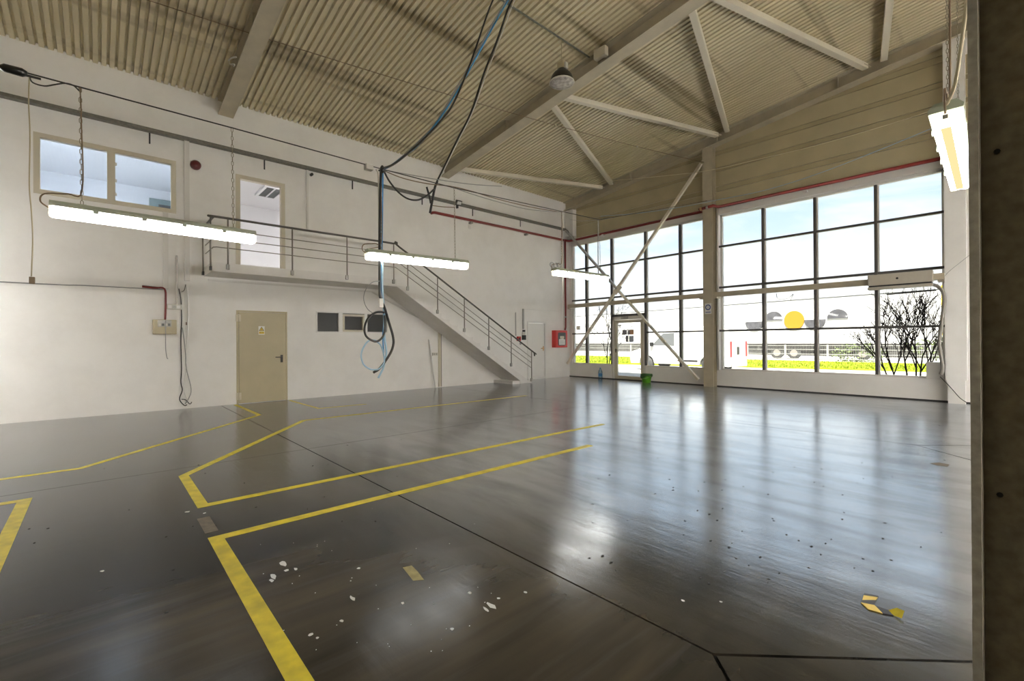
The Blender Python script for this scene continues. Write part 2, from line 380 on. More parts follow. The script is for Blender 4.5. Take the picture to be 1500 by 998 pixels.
OFFWIN = (-.88, 1.23, 4.17, 5.29); UPDOOR = (2.34, 3.39, 3.07, 5.29); LOWWIN = (4.12, 6.10, 1.66, 2.21)
D1 = (2.34, 3.43, 0, 2.16); D3 = (11.62, 12.58, 0, 2.14)
wall_left = tag(wall_grid('x', XL, XL-.24, YF, YW+.24, -.05, 6.93, [OFFWIN, UPDOOR, LOWWIN, D1, D3]).build('wall_left', M['wall']), kind='structure')
LB = (-11.92, -6.46, .50, 5.22); RB = (-6.10, -1.09, .50, 5.20); D4 = (-10.03, -8.62, 0, 2.75)
def gable(m, y0, y1): m.prism([(XL-.24, 6.8), (XR+.2, 6.8), (XR+.2, zr(XR)+.06), (XRIDGE, zr(XRIDGE)+.06), (XL-.24, 6.9)], 'y', y0, y1)
wm = wall_grid('y', YW, YW+.24, XL, XR+.2, -.05, 6.8, [LB, RB, D4]); gable(wm, YW, YW+.24)
wall_back = tag(wm.build('wall_back', M['wall'], fix=False), kind='structure')
wm = wall_grid('y', YF, YF-.24, XL-.24, XR+.2, -.05, 6.8, []); gable(wm, YF-.24, YF)
tag(wm.build('wall_front', M['clad2'], fix=False), kind='structure')
tag(MB().box(XR, YF, -.05, XR+.2, YW, zr(XR)+.06).build('wall_right', M['clad2']), kind='structure')

# floor: concrete slabs with recessed joints, a diamond round each inner column foot
floor = tag(MB().box(XL-.2, YF-.2, -.20, XR+.2, YW+.3, -.012).build('floor', M['joint']), kind='structure')
J = .006; DI = .97; CX = .05
for (xa, xb) in ((XL, -6.3), (-6.3, CX), (CX, XR)):
    for (ya, yb) in ((YF, -3.9), (-3.9, 2.03), (2.03, 8.0), (8.0, YW+.25)):
        x0, x1, y0, y1 = xa+J, xb-J, ya+J, yb-J
        cut = lambda x, y: abs(x-CX) < .1 and min(abs(y-2.03), abs(y-8.0), abs(y+3.9)) < .1
        poly = []
        for (x, y, ex, ey) in ((x0, y0, 0, 1), (x1, y0, -1, 0), (x1, y1, 0, -1), (x0, y1, 1, 0)):
            if cut(x, y):
                sx = 1 if x == x0 else -1; sy = 1 if y == y0 else -1
                a, b = (x, y+sy*DI), (x+sx*DI, y)
                poly += [a, b] if (sx*sy > 0) else [b, a]
            else: poly.append((x, y))
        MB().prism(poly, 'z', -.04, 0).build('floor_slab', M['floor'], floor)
for cy in (-3.9, 2.03, 8.0):
    r = DI-.012
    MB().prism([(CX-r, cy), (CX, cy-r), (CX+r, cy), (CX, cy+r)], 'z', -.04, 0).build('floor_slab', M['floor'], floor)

# ceiling: trapezoidal steel sheets on a backing slab
cm = MB()
cm.prism([(XL-.24, zr(XL)+.06), (XRIDGE, zr(XRIDGE)+.06), (XR+.2, zr(XR)+.06), (XR+.2, zr(XR)+.20), (XRIDGE, zr(XRIDGE)+.22), (XL-.24, zr(XL)+.18)], 'y', YF-.24, YW+.26)
ceiling = tag(cm.build('ceiling', M['deck']), kind='structure')
PIT_R = .1222
prof = [(0, 0), (.070, 0), (.080, .055), (.112, .055), (PIT_R, 0)]
sheet_mesh = None
for side in (0, 1):
    xa, xb = (XL-.02, XRIDGE) if side == 0 else (XRIDGE, XR)
    y = YW-.02; k = 0; first = None
    while y > YF:
        n = 8
        if first is None:
            m = MB(); pts = []
            for i in range(n):
                for (du, dz) in prof[:-1]: pts.append((-(i*PIT_R+du), dz))
            pts.append((-n*PIT_R, 0))
            vs = [(xa, u, zr(xa)+dz) for u, dz in pts] + [(xb, u, zr(xb)+dz) for u, dz in pts]; q = len(pts)
            m.add([(a, b+y, c) for a, b, c in vs], [(i, i+1, q+i+1, q+i) for i in range(q-1)])
            first = m.build('roof_sheet', M['deck'], ceiling)
        else:
            o = first.copy(); C.objects.link(o); o.parent = ceiling; o.location = (0, -k*n*PIT_R, 0)
        k += 1; y -= n*PIT_R

# cladding boards on the window wall above the glazing (a child of the wall each)
def clad(x0, x1, z0, z1, m):
    zt = lambda x: min(z1, zr(x)-.02)
    if zt(x1) <= z0+.02: return
    xs = x0
    if zt(x0) < z0: xs = XL + (z0+.02-6.88)/.12 + .1
    poly = [(xs, z0), (x1, z0), (x1, zt(x1))]
    xk = XL + (z1+.02-6.88)/.12
    if xs < xk < x1: poly.append((xk, z1))
    poly.append((xs, max(zt(xs), z0+.005)))
    MB().prism(poly, 'y', YW-.028, YW-.001).build('cladding_board', m, wall_back)
zlev = [5.45, 5.90, 6.05, 6.50, 6.62, 7.00, 7.12, 7.55, 7.70, 8.2]
for (x0, x1) in ((-11.62, -6.40), (-6.18, -1.02), (-.78, 6.4)):
    for i in range(len(zlev)-1): clad(x0, x1, zlev[i]+.006, zlev[i+1]-.006, M['clad'] if i % 2 == 0 else M['clad2'])
# lintel boards right above the glazing
for (x0, x1) in ((-11.9, -6.42), (-6.14, -1.06)):
    MB().box(x0, YW-.02, 5.21, x1, YW-.001, 5.44).build('lintel_board', M['aluw'], wall_back)
tag(MB().box(XL, YW-.012, .0, -.6, YW, .03).build('baseboard_back', M['darkpanel']), kind='structure')

# ------------------------------------------------------------------ roof frames, columns, bracing
def i_beam(m, x0, x1, yc, w=.30, dep=.33, tf=.022, tw=.02):
    for (a, b) in ((0, tf), (dep-tf, dep)):
        zA, zB = zr(x0)-dep, zr(x1)-dep
        m.add([(x0,yc-w/2,zA+a),(x1,yc-w/2,zB+a),(x1,yc+w/2,zB+a),(x0,yc+w/2,zA+a),(x0,yc-w/2,zA+b),(x1,yc-w/2,zB+b),(x1,yc+w/2,zB+b),(x0,yc+w/2,zA+b)],
              [(0,3,2,1),(4,5,6,7),(0,1,5,4),(1,2,6,5),(2,3,7,6),(3,0,4,7)])
    zA, zB = zr(x0)-dep+tf, zr(x1)-dep+tf
    m.prism([(x0, zA), (x1, zB), (x1, zB+dep-2*tf), (x0, zA+dep-2*tf)], 'y', yc-tw/2, yc+tw/2)
for yc, lab in ((2.15, 'ivory roof rafter with a white hook hanging on it, first one from the tray window'),
                (8.06, 'long ivory roof rafter behind the bell lamp'),
                (13.78, 'ivory roof rafter running just above the clad window wall')):
    r = thing('roof_rafter', (XL, yc, zr(XL)-.33), lab, 'beam')
    m = MB(); i_beam(m, XL, XRIDGE, yc); m.build('flanged_beam', M['steel'], r)
    m = MB(); i_beam(m, XRIDGE, XR, yc); m.build('flanged_beam', M['steel'], r)
    for x in (-9.0, -6.0, -3.0):
        for s in (-1, 1):
            MB().box(x-.006, yc+s*.011, zr(x)-.305, x+.006, yc+s*.13, zr(x)-.026).build('stiffener_plate', M['steel'], r)
def h_column(name, xc, yc, dx, dy, ztop, label, m_, tf=.022, along='x'):
    c = thing(name, (xc, yc, 0), label, 'column')
    if along == 'x':
        for s, nm in ((-1, 'column_flange'), (1, 'column_flange')):
            x0 = xc+s*dx/2; MB().box(x0, yc-dy/2, 0, x0-s*tf, yc+dy/2, ztop).build(nm, m_, c)
        MB().box(xc-dx/2+tf, yc-.009, 0, xc+dx/2-tf, yc+.009, ztop).build('column_web', m_, c)
    return c
pil = h_column('steel_column', .097, 2.15, .40, .30, zr(.1)-.34, 'scuffed dark steel column standing close by, its flange edge worn', M['pilsteel'])
for z in (.9, 2.0):
    MB().lathe([(.008, -.003), (.008, .003)], (-.045, 2.139, z), 8, 'y').build('bolt_head', M['black'], pil)
for y in (8.06,):
    h_column('steel_column', .097, y, .40, .30, zr(.1)-.34, 'steel column further back in line behind the scuffed one', M['pilsteel'])
c = thing('steel_column', (-6.29, 13.80, 0), 'pale steel column between the two window bays, blue round sign on it', 'column')
MB().box(-6.455, 13.68, 0, -6.155, 13.70, zr(-6.3)-.335).build('column_flange', M['steel'], c)
MB().box(-6.455, 13.90, 0, -6.155, 13.92, zr(-6.3)-.335).build('column_flange', M['steel'], c)
MB().box(-6.315, 13.70, 0, -6.295, 13.90, zr(-6.3)-.335).build('column_web', M['steel'], c)
m = MB()
for s in (0,): m.tube([(-6.46+.0, 13.69, 5.62), (-6.30, 13.672, 5.63), (-6.15, 13.69, 5.62)], .012, 6)
m.build('clamp_band', M['greysteel'], c)
MB().tube([(-6.105, 13.90, .5), (-6.105, 13.90, 5.4)], .03, 8).build('conduit_pipe', M['aluw'], c)
c = thing('steel_column', (-.92, 13.80, 0), 'white boxed column at the far end of the big window', 'column')
MB().box(-1.09, 13.70, .50, -.75, 13.925, zr(-.9)-.335).build('column_casing', M['wall'], c)
MB().box(-1.05, 13.72, 0, -.78, 13.90, .50).build('column_foot', M['wall'], c)
c = thing('steel_column', (-11.82, 13.80, 0), 'stub column with ivory cap in the corner above the red pipe', 'column')
MB().box(-12.02, 13.70, 5.52, -11.62, 13.92, 6.545).build('column_casing', M['wall'], c, .006)
MB().box(-11.90, 13.72, 5.40, -11.74, 13.90, 5.52).build('column_bracket', M['greysteel'], c)

rb = [((-11.75, 8.06), (-10.10, 13.70)), ((-9.76, 13.70), (-7.62, 8.10)), ((-7.40, 8.10), (-5.93, 13.70)), ((-5.70, 13.70), (-4.05, 8.10)), ((-3.80, 8.10), (-2.40, 13.70)), ((-2.10, 13.70), (-1.0, 8.10))]
nm = ['nearest the wall corner', 'second from the wall corner', 'third from the wall corner', 'fourth from the wall corner', 'fifth from the wall corner', 'steepest one beside the scuffed column']
for (p, q), w in zip(rb, nm):
    P = Vector((*p, zr(p[0])-.14)); Q = Vector((*q, zr(q[0])-.14)); d = (Q-P).normalized()
    b = thing('roof_brace', (P.x, P.y, P.z), 'pale square tube roof brace under the ribbed sheets, ' + w, 'beam', 'roof braces in the window bay')
    MB().bar(P+d*.12, Q-d*.12, .13, .12).build('brace_tube', M['brace'], b, .008)
    for e, s in ((P, 1), (Q, -1)): MB().bar(e+d*s*.0, e+d*s*.30, .15, .012).build('gusset_plate', M['steel'], b)
xb = thing('wall_brace', (-9.2, 13.66, .2), 'crossed steel tubes bracing the window bay with the glass door', 'brace')
MB().bar((-11.9, 13.66, .52), (-6.47, 13.66, 6.80), .085, .085, (0,1,0)).build('brace_tube', M['brace'], xb)
MB().bar((-11.88, 13.62, 5.72), (-9.53, 13.62, 3.24), .075, .085, (0,1,0)).build('brace_tube', M['greysteel'], xb)
MB().bar((-9.45, 13.62, 3.15), (-6.60, 13.62, .20), .075, .085, (0,1,0)).build('brace_tube', M['brace'], xb)
MB().bar((-9.62, 13.60, 3.10), (-9.38, 13.60, 3.34), .20, .012, (0,1,0)).build('cross_plate', M['brace'], xb)
MB().box(-11.35, 13.55, 1.83, -11.21, 13.63, 1.98).build('clamp', M['offwhite'], xb, .01)

# horizontal steel rail across both bays, in front of the glass
for (x0, x1, lab) in ((-11.9, -6.46, 'pale steel rail crossing the bay with the glass door'), (-6.15, -1.09, 'pale steel rail behind the air curtain in the big window bay')):
    r = thing('wall_rail', ((x0+x1)/2, 13.75, 2.68), lab, 'rail')
    MB().box(x0, 13.69, 2.70, x1, 13.81, 2.84).build('rail_tube', M['steel'], r, .006)
    for x in (x0+.06, x1-.06): MB().box(x-.05, 13.68, 2.66, x+.05, 13.93, 2.70).build('rail_bracket', M['steel'], r)

# ------------------------------------------------------------------ glazing
def glazing(name, x0, x1, z0, z1, muls, trans, skip=None, skip_mull=()):
    w = thing(name, ((x0+x1)/2, 14.02, z0), kind='structure'); yb0, yb1 = 13.99, 14.09
    fm = MB()
    segs = [(x0, x1)] if not skip else [(x0, skip[0]), (skip[1], x1)]
    fm.box(x0, yb0, z0, x0+.06, yb1, z1); fm.box(x1-.06, yb0, z0, x1, yb1, z1); fm.box(x0, yb0, z1-.06, x1, yb1, z1)
    for a, b in segs: fm.box(a, yb0, z0, b, yb1, z0+.05)
    fm.build('window_frame', M['aluw'], w)
    for i, x in enumerate(muls):
        MB().box(x-.028, yb0-.03, z0+.05 if not (skip and skip[0]+.05 < x < skip[1]-.05) else skip[2], x+.028, yb1, z1-.06).build('mullion', M['alu'], w)
        MB().box(x+.028, yb0+.03, z0+.05 if not (skip and skip[0]+.05 < x < skip[1]-.05) else skip[2], x+.060, yb1, z1-.06).build('mullion_cover', M['aluw'], w)
    for (z, h, seg) in trans:
        for a, b in seg:
            MB().box(a, yb0-.012, z-h/2, b, yb1-.02, z+h/2).build('transom', M['alu'], w)
    xs = [x0+.03] + list(muls) + [x1-.03]; zs = [z0+.03] + sorted(t[0] for t in trans) + [z1-.03]
    for i in range(len(xs)-1):
        for j in range(len(zs)-1):
            cx, cz = (xs[i]+xs[i+1])/2, (zs[j]+zs[j+1])/2
            if skip and skip[0] < cx < skip[1] and cz < skip[2]: continue
            MB().box(xs[i], 14.045, zs[j], xs[i+1], 14.051, zs[j+1]).build('pane', M['glass'], w)
    return w
Lx = [-11.21, -10.03, -8.63, -7.36]
w3 = glazing('window_3', LB[0]+.02, LB[1], LB[2], LB[3], Lx, [(4.22, .055, [(LB[0], LB[1])]), (3.0, .06, [(LB[0], LB[1])]), (2.32, .10, [(-10.03, -8.63)]), (1.69, .05, [(LB[0], -10.03), (-8.63, LB[1])])], skip=(-10.03, -8.62, 2.32))
Rx = [-4.86, -3.59, -2.32]
w4 = glazing('window_4', RB[0]+.04, RB[1], RB[2], RB[3], Rx, [(4.24, .055, [(RB[0], RB[1])]), (3.0, .06, [(RB[0], RB[1])]), (1.69, .055, [(RB[0], RB[1])])])
# glass entrance door
d4 = thing('door_4', (-9.3, 14.05, 0), kind='structure')
m = MB(); m.box(-10.03, 13.97, 0, -9.93, 14.12, 2.28); m.box(-8.72, 13.97, 0, -8.62, 14.12, 2.28); m.box(-10.03, 13.97, 2.16, -8.62, 14.12, 2.28); m.build('door_frame', M['aluw'], d4)
m = MB(); m.box(-9.92, 14.0, .02, -9.81, 14.07, 2.15); m.box(-8.84, 14.0, .02, -8.73, 14.07, 2.15); m.box(-9.81, 14.0, .02, -8.84, 14.07, .14); m.box(-9.81, 14.0, 2.05, -8.84, 14.07, 2.15); m.build('door_leaf', M['frame'], d4)
MB().box(-9.81, 14.03, .14, -8.84, 14.036, 2.05).build('pane', M['glass'], d4)
m = MB(); m.box(-9.88, 13.985, .98, -9.85, 14.0, 1.12); m.tube([(-9.865, 13.985, 1.07), (-9.865, 13.94, 1.07), (-9.74, 13.94, 1.07)], .011, 8); m.build('door_handle', M['black'], d4)
MB().box(-9.60, 13.94, 2.19, -9.32, 13.985, 2.27).build('door_closer', M['greysteel'], d4, .008)
for i, (a, b, c_, e, mm) in enumerate(((-9.60, 1.62, -9.40, 1.80, 'print'), (-9.38, 1.62, -9.28, 1.80, 'print'), (-9.28, 1.62, -9.12, 1.80, 'print3'), (-9.46, 1.36, -9.34, 1.59, 'print'), (-9.32, 1.36, -9.13, 1.58, 'print2'))):
    n = tag(MB().box(a, 14.018, b, c_, 14.024, e).build('notice', M[mm]), ['grey paper notice stuck on the glass door, upper row nearest the handle', 'narrow grey notice in the middle of the upper row on the glass door', 'orange notice at the upper end of the row on the glass door', 'small grey notice in the lower row on the glass door', 'pale blue notice in the lower row on the glass door'][i], 'notice', 'paper notices on the glass door')
m = MB()
for i in range(3): m.box(-9.78+i*.05, 14.02, 1.93, -9.74+i*.05, 14.025, 1.99)
m.box(-9.73, 14.02, 1.87, -9.66, 14.025, 1.90)
tag(m.build('notice', M['print']), 'tiny grey house sign at the upper corner of the glass door', 'notice')

# ------------------------------------------------------------------ left wall: openings
def framed_opening(root, y0, y1, z0, z1, fw, m_, xo=.02, inner=()):
    m = MB()
    m.box(XL-.10, y0, z0, XL+xo, y0+fw, z1); m.box(XL-.10, y1-fw, z0, XL+xo, y1, z1)
    m.box(XL-.10, y0+fw, z1-fw, XL+xo, y1-fw, z1)
    if z0 > .5 and z0 != 3.07: m.box(XL-.10, y0+fw, z0, XL+xo, y1-fw, z0+fw)
    return m.build('window_frame' if z0 > .5 and z0 != 3.07 else 'door_frame', m_, root)
w1 = thing('window_1', (XL, .17, OFFWIN[2]), kind='structure')
framed_opening(w1, OFFWIN[0], OFFWIN[1], OFFWIN[2], OFFWIN[3], .085, M['frame'])
MB().box(XL-.10, .13, OFFWIN[2]+.085, XL+.02, .25, OFFWIN[3]-.085).build('mullion', M['frame'], w1)
MB().box(XL-.05, OFFWIN[0]+.08, OFFWIN[2]+.08, XL-.044, .14, OFFWIN[3]-.08).build('pane', M['glassb'], w1)
MB().box(XL-.05, .24, OFFWIN[2]+.08, XL-.044, OFFWIN[1]-.08, OFFWIN[3]-.08).build('pane', M['glassb'], w1)
for z in (4.35, 4.62, 4.95): MB().box(XL+.0, .25, z, XL+.012, .275, z+.06).build('window_catch', M['white'], w1)
w2 = thing('window_2', (XL, 5.1, LOWWIN[2]), kind='structure')
framed_opening(w2, LOWWIN[0], LOWWIN[1], LOWWIN[2], LOWWIN[3], .03, M['white'])
for (a, b) in ((4.70, 4.80), (5.40, 5.49)): MB().box(XL-.10, a, LOWWIN[2]+.03, XL+.02, b, LOWWIN[3]-.03).build('mullion', M['white'], w2)
m = MB(); a, b = 4.80, 5.40; m.box(XL-.07, a, 1.69, XL+.035, a+.05, 2.16); m.box(XL-.07, b-.05, 1.69, XL+.035, b, 2.16); m.box(XL-.07, a+.05, 2.10, XL+.035, b-.05, 2.16); m.box(XL-.07, a+.05, 1.69, XL+.035, b-.05, 1.74); m.build('window_sash', M['frame'], w2)
for (a, b) in ((4.15, 4.70), (4.85, 5.35), (5.49, 6.07)): MB().box(XL-.05, a, 1.69, XL-.045, b, 2.18).build('pane', M['glassd'], w2)
d2 = thing('door_2', (XL, 2.86, 3.07), kind='structure')
framed_opening(d2, UPDOOR[0], UPDOOR[1], UPDOOR[2], UPDOOR[3], .09, M['frame'], .025)
# beige steel door
d1 = thing('door_1', (XL, 2.88, 0), kind='structure')
m = MB(); m.box(XL-.1, 2.34, 0, XL+.012, 2.385, 2.16); m.box(XL-.1, 3.40, 0, XL+.012, 3.43, 2.16); m.box(XL-.1, 2.385, 2.125, XL+.012, 3.40, 2.16); m.build('door_frame', M['beige'], d1)
MB().box(XL-.06, 2.392, .012, XL+.016, 3.394, 2.118).build('door_leaf', M['beige'], d1, .004)
for z in (.10, 1.90):
    m = MB(); m.box(XL+.012, 2.33, z, XL+.035, 2.43, z+.16); m.tube([(XL+.03, 2.385, z-.01), (XL+.03, 2.385, z+.17)], .016, 8); m.build('hinge', M['frame'], d1)
m = MB(); m.box(XL+.016, 3.27, .93, XL+.026, 3.325, 1.11); m.tube([(XL+.02, 3.30, 1.06), (XL+.06, 3.30, 1.06), (XL+.062, 3.15, 1.06)], .011, 8); m.build('door_handle', M['black'], d1, .003)
ws = thing('warning_sign', (XL+.017, 2.86, 1.60), 'small white sign with yellow warning triangle on the beige door', 'sign')
MB().box(XL+.0165, 2.795, 1.60, XL+.0185, 2.925, 1.80).build('sign_plate', M['paper'], ws)
MB().prism([(2.803, 1.69), (2.917, 1.69), (2.86, 1.79)], 'x', XL+.0185, XL+.0195).build('warning_triangle', M['black'], ws)
MB().prism([(2.818, 1.698), (2.902, 1.698), (2.86, 1.773)], 'x', XL+.0195, XL+.0205).build('triangle_field', M['signy'], ws)
MB().prism([(2.866, 1.757), (2.848, 1.727), (2.860, 1.727), (2.852, 1.701), (2.874, 1.736), (2.862, 1.736)], 'x', XL+.0205, XL+.0213).build('lightning_symbol', M['black'], ws)
MB().box(XL+.0185, 2.805, 1.62, XL+.0195, 2.915, 1.675).build('text_panel', M['signy'], ws)
m = MB()
for r_ in range(2):
    for k in range(5): m.box(XL+.0195, 2.812+k*.02, 1.634+r_*.018, XL+.0202, 2.826+k*.02, 1.642+r_*.018)
m.build('lettering', M['black'], ws)
# white door by the stair foot
d3 = thing('door_3', (XL, 12.1, 0), kind='structure')
m = MB(); m.box(XL-.1, D3[0], 0, XL+.02, D3[0]+.06, D3[3]); m.box(XL-.1, D3[1]-.06, 0, XL+.02, D3[1], D3[3]); m.box(XL-.1, D3[0]+.06, D3[3]-.06, XL+.02, D3[1]-.06, D3[3]); m.box(XL-.1, D3[0]+.06, 0, XL+.012, D3[1]-.06, .09); m.build('door_frame', M['white'], d3)
MB().box(XL-.06, D3[0]+.065, .095, XL+.006, D3[1]-.078, D3[3]-.068).build('door_leaf', M['white'], d3)
MB().box(XL-.055, D3[1]-.078, .095, XL-.02, D3[1]-.06, D3[3]-.06).build('door_gap', M['alu'], d3)
m = MB(); m.box(XL+.006, 12.42, 1.05, XL+.02, 12.46, 1.22); m.tube([(XL+.015, 12.44, 1.14), (XL+.06, 12.44, 1.14), (XL+.06, 12.28, 1.14)], .014, 8); m.build('door_handle', M['copper'], d3)
tag(MB().box(XL, 11.40, 2.555, XL+.03, 13.3, 2.585).build('trim_1', M['white']), kind='structure')

# rooms behind the left wall
tag(MB().box(-16.2, -1.6, 2.95, XL-.24, 5.2, 3.07).build('floor_office', M['officefloor']), kind='structure')
tag(MB().box(-16.2, -1.6, 5.72, XL-.24, 5.2, 5.82).build('ceiling_office', M['office']), kind='structure')
tag(MB().box(-16.3, -1.7, 2.95, -16.2, 5.3, 5.82).build('wall_office_back', M['office']), kind='structure')
tag(MB().box(-16.2, -1.7, 2.95, XL-.24, -1.6, 5.82).build('wall_office_front', M['office']), kind='structure')
tag(MB().box(-16.2, 5.2, 2.95, XL-.24, 5.3, 5.82).build('wall_office_side', M['office']), kind='structure')
tag(MB().box(-16.2, 1.75, 3.07, XL-.24, 1.85, 5.72).build('wall_office_partition', M['office']), kind='structure')
for (x, y, on) in ((-14.25, 3.64, 0), (-12.85, 4.55, 1), (-12.85, .3, 2), (-12.85, -1.2, 3)):
    lt = thing('ceiling_light', (x, y, 5.68), 'louvred office ceiling light seen through the upper doorway' if not on else ['', 'added unseen office light panel behind the wall beside the upper doorway', 'added unseen office light panel above the middle of the upper window', 'added unseen office light panel in the corner behind the upper window'][on], 'lamp')
    m = MB(); m.box(x-.55, y-.28, 5.66, x-.48, y+.28, 5.72); m.box(x+.48, y-.28, 5.66, x+.55, y+.28, 5.72); m.box(x-.48, y-.28, 5.66, x+.48, y-.21, 5.72); m.box(x-.48, y+.21, 5.66, x+.48, y+.28, 5.72); m.box(x-.48, y-.02, 5.665, x+.48, y+.02, 5.715); m.build('lamp_frame', M['office'], lt)
    if on: MB().box(x-.48, y-.21, 5.69, x+.48, y+.21, 5.70).build('diffuser', M['officefill'], lt)  # lit panels added out of view to brighten the office
    else:
        MB().box(x-.48, y-.21, 5.705, x+.48, y+.21, 5.715).build('reflector', M['louvre'], lt)
        m = MB()
        for k in range(16): m.box(x-.46+k*.06, y-.20, 5.665, x-.455+k*.06, y+.20, 5.70)
        m.build('louvre', M['louvre'], lt)
of = thing('office_door', (-16.18, 1.55, 3.07), 'grey green door frame inside the upstairs office', 'door')
MB().box(-16.2, 1.05, 3.07, -16.12, 1.74, 5.45).build('door_frame', M['dgreen'], of)
MB().box(-16.12, 1.25, 3.07, -16.10, 1.70, 5.3).build('door_leaf', M['alu'], of)
tag(MB().box(-15.9, 3.6, -.05, -15.8, 7.0, 2.95).build('wall_store_back', M['darkroom']), kind='structure')
tag(MB().box(-15.9, 3.5, -.05, XL-.24, 3.6, 2.95).build('wall_store_front', M['darkroom']), kind='structure')
tag(MB().box(-15.9, 7.0, -.05, XL-.24, 7.1, 2.95).build('wall_store_side', M['darkroom']), kind='structure')
tag(MB().box(-15.9, 3.5, 2.85, XL-.24, 7.1, 2.95).build('ceiling_store', M['darkroom']), kind='structure')
tag(MB().box(-15.9, 3.5, -.1, XL-.24, 7.1, 0).build('floor_store', M['darkroom']), kind='structure')

# ------------------------------------------------------------------ balcony and stair
XS = -11.06
st = thing('staircase', (-11.5, 6.5, 0), 'white concrete stair and balcony with steel bar railing along the wall', 'staircase')
MB().box(XL+.002, 1.72, 2.88, XS, 5.87, 3.07).build('balcony_slab', M['concrete'], st)
ny, rise, run = 18, 3.07/18, 5.02/18
y0 = 5.87
MB().prism([(y0, 2.88), (y0-.06, 2.88), (y0, 2.905+.0), (y0, 3.07-rise+.012), (y0+5.02-.25, .02+.12), (10.62, .002), (10.50, .002)], 'x', XL+.002, XS).build('stair_flight', M['concrete'], st)
for i in range(ny-1):
    zt = 3.07-rise*(i+1); ya = y0+run*i; yb = ya+run
    MB().prism([(ya, zt), (yb+.012, zt), (yb+.012, zt-.03), (yb, zt-.03), (yb, max(zt-rise, .002)), (yb-.02, max(zt-rise-.012, .002)), (ya, zt-.012)] if i < ny-2 else [(ya, zt), (yb+.012, zt), (yb+.012, zt-.03), (yb, zt-.03), (yb, .002), (ya, .002)], 'x', XL+.002, XS+.004).build('step', M['concrete'], st)
MB().box(XL+.002, 10.0, .002, XS-.01, 10.86, .10).build('stair_foot', M['concrete'], st)
rl = MB()
XP = XS+.035
def rz(y): return 4.0 if y < 5.82 else 4.0-.5805*(y-5.82)
hr = catm([(XL+.03, 1.75, 4.0), (-11.5, 1.75, 4.0), (-11.10, 1.75, 4.0), (XP, 1.80, 4.0), (XP, 3.5, 4.0), (XP, 5.74, 4.0), (XP, 5.92, 3.94), (XP, 8.0, rz(8.0)), (XP, 10.8, rz(10.8)), (XP, 10.94, 1.03), (XP, 10.97, .95), (XP, 10.97, .90)], 5)
railing = rl.tube(hr, .024, 10).build('handrail', M['handrail'], st)
for dz in (-.255, -.435, -.62):
    MB().tube([(XL+.03, 1.75, 4+dz), (-11.09, 1.75, 4+dz), (XP, 1.80, 4+dz), (XP, 5.82, 4+dz), (XP, 10.83, rz(10.83)+dz*.95)], .010, 6).build('rail_bar', M['rail'], st)
posts = [(XP, 2.0), (XP, 3.26), (XP, 4.52), (XP, 5.77), (XP, 6.18), (XP, 7.12), (XP, 8.05), (XP, 8.98), (XP, 9.91), (XP, 10.83)]
pb = [2.93, 2.93, 2.94, 2.94, 2.79, 2.20, 1.69, 1.14, .59, .05]
for (x, y), zb in zip(posts, pb):
    p = MB().tube([(x, y, zb), (x, y, rz(y)-.01)], .016, 8).build('post', M['rail'], st)
    MB().box(XS, y-.03, zb+.005, XS+.05, y+.03, zb+.11).build('post_clamp', M['greysteel'], p)
for (x, y) in ((XP-.05, 1.72), (XL+.05, 1.72)):
    p = MB().tube([(x, y-.02, 2.90), (x, y-.02, 3.99)], .016, 8).build('post', M['rail'], st)
    MB().box(x-.04, y-.04, 2.90, x+.04, y+.0, 2.98).build('post_clamp', M['black'], p)

# thin trunking following the stair underside on the wall
t = thing('cable_trunking', (XL+.02, 5.5, 1.9), 'white wall trunking that follows the underside of the stair', 'trunking')
m = MB(); m.bar((XL+.022, 1.8, 2.81), (XL+.022, 5.62, 2.81), .035, .04); m.bar((XL+.022, 5.62, 2.81), (XL+.022, 7.82, 1.80), .035, .04, (1,0,0)); m.build('trunking_run', M['aluw'], t)
m = MB(); m.box(XL+.001, 7.78, .02, XL+.05, 7.86, 1.80); m.build('trunking_drop', M['frame'], t)
MB().box(XL+.001, 7.862, .02, XL+.05, 7.875, 1.80).build('cable_strip', M['blackr'], t)
so = thing('socket_box', (XL+.02, 7.65, 1.02), 'small white double socket beside the trunking under the stair', 'socket')
MB().box(XL+.001, 7.56, .985, XL+.045, 7.77, 1.075).build('socket_case', M['offwhite'], so, .006)
for y in (7.61, 7.69): MB().lathe([(.026, 0), (.026, .006)], (XL+.045, y, 1.03), 12, 'x').build('socket_face', M['greysteel'], so)
po = tag(MB().tube([(XL+.16, 7.58, .006), (XL+.03, 7.44, 1.48)], .02, 8).build('white_pole', M['white']), 'white pole leaning on the wall under the stair', 'pole')

# ------------------------------------------------------------------ cable tray and wall services
tr = thing('cable_tray', (XL+.08, 6, 5.78), 'grey metal cable tray running along the white wall', 'cable tray')
m = MB(); m.box(XL+.015, YF+.1, 5.76, XL+.16, 13.62, 5.772); m.box(XL+.148, YF+.1, 5.772, XL+.16, 13.62, 5.82); m.box(XL+.015, YF+.1, 5.772, XL+.027, 13.62, 5.82); m.build('tray_channel', M['tray'], tr)
MB().box(XL+.03, YF+.1, 5.775, XL+.14, 13.6, 5.80).build('cable_bundle', M['blackr'], tr)
for y in (-1.9, .79, 2.94, 5.09, 7.24, 9.14, 11.29): MB().box(XL+.001, y-.013, 5.54, XL+.02, y+.013, 5.76).build('bracket_arm', M['darkpanel'], tr)
MB().tube(catm([(XL+.1, 13.55, 5.79), (XL+.25, 13.6, 5.72), (-11.7, 13.62, 5.5)], 4), .02, 6).build('tray_end_cable', M['tray'], tr)
def trunk(lab, y0, y1, z0, z1, dep=.05, m_='aluw'):
    return tag(MB().box(XL+.0005, y0, z0, XL+dep, y1, z1).build('wall_trunking', M[m_]), lab, 'trunking')
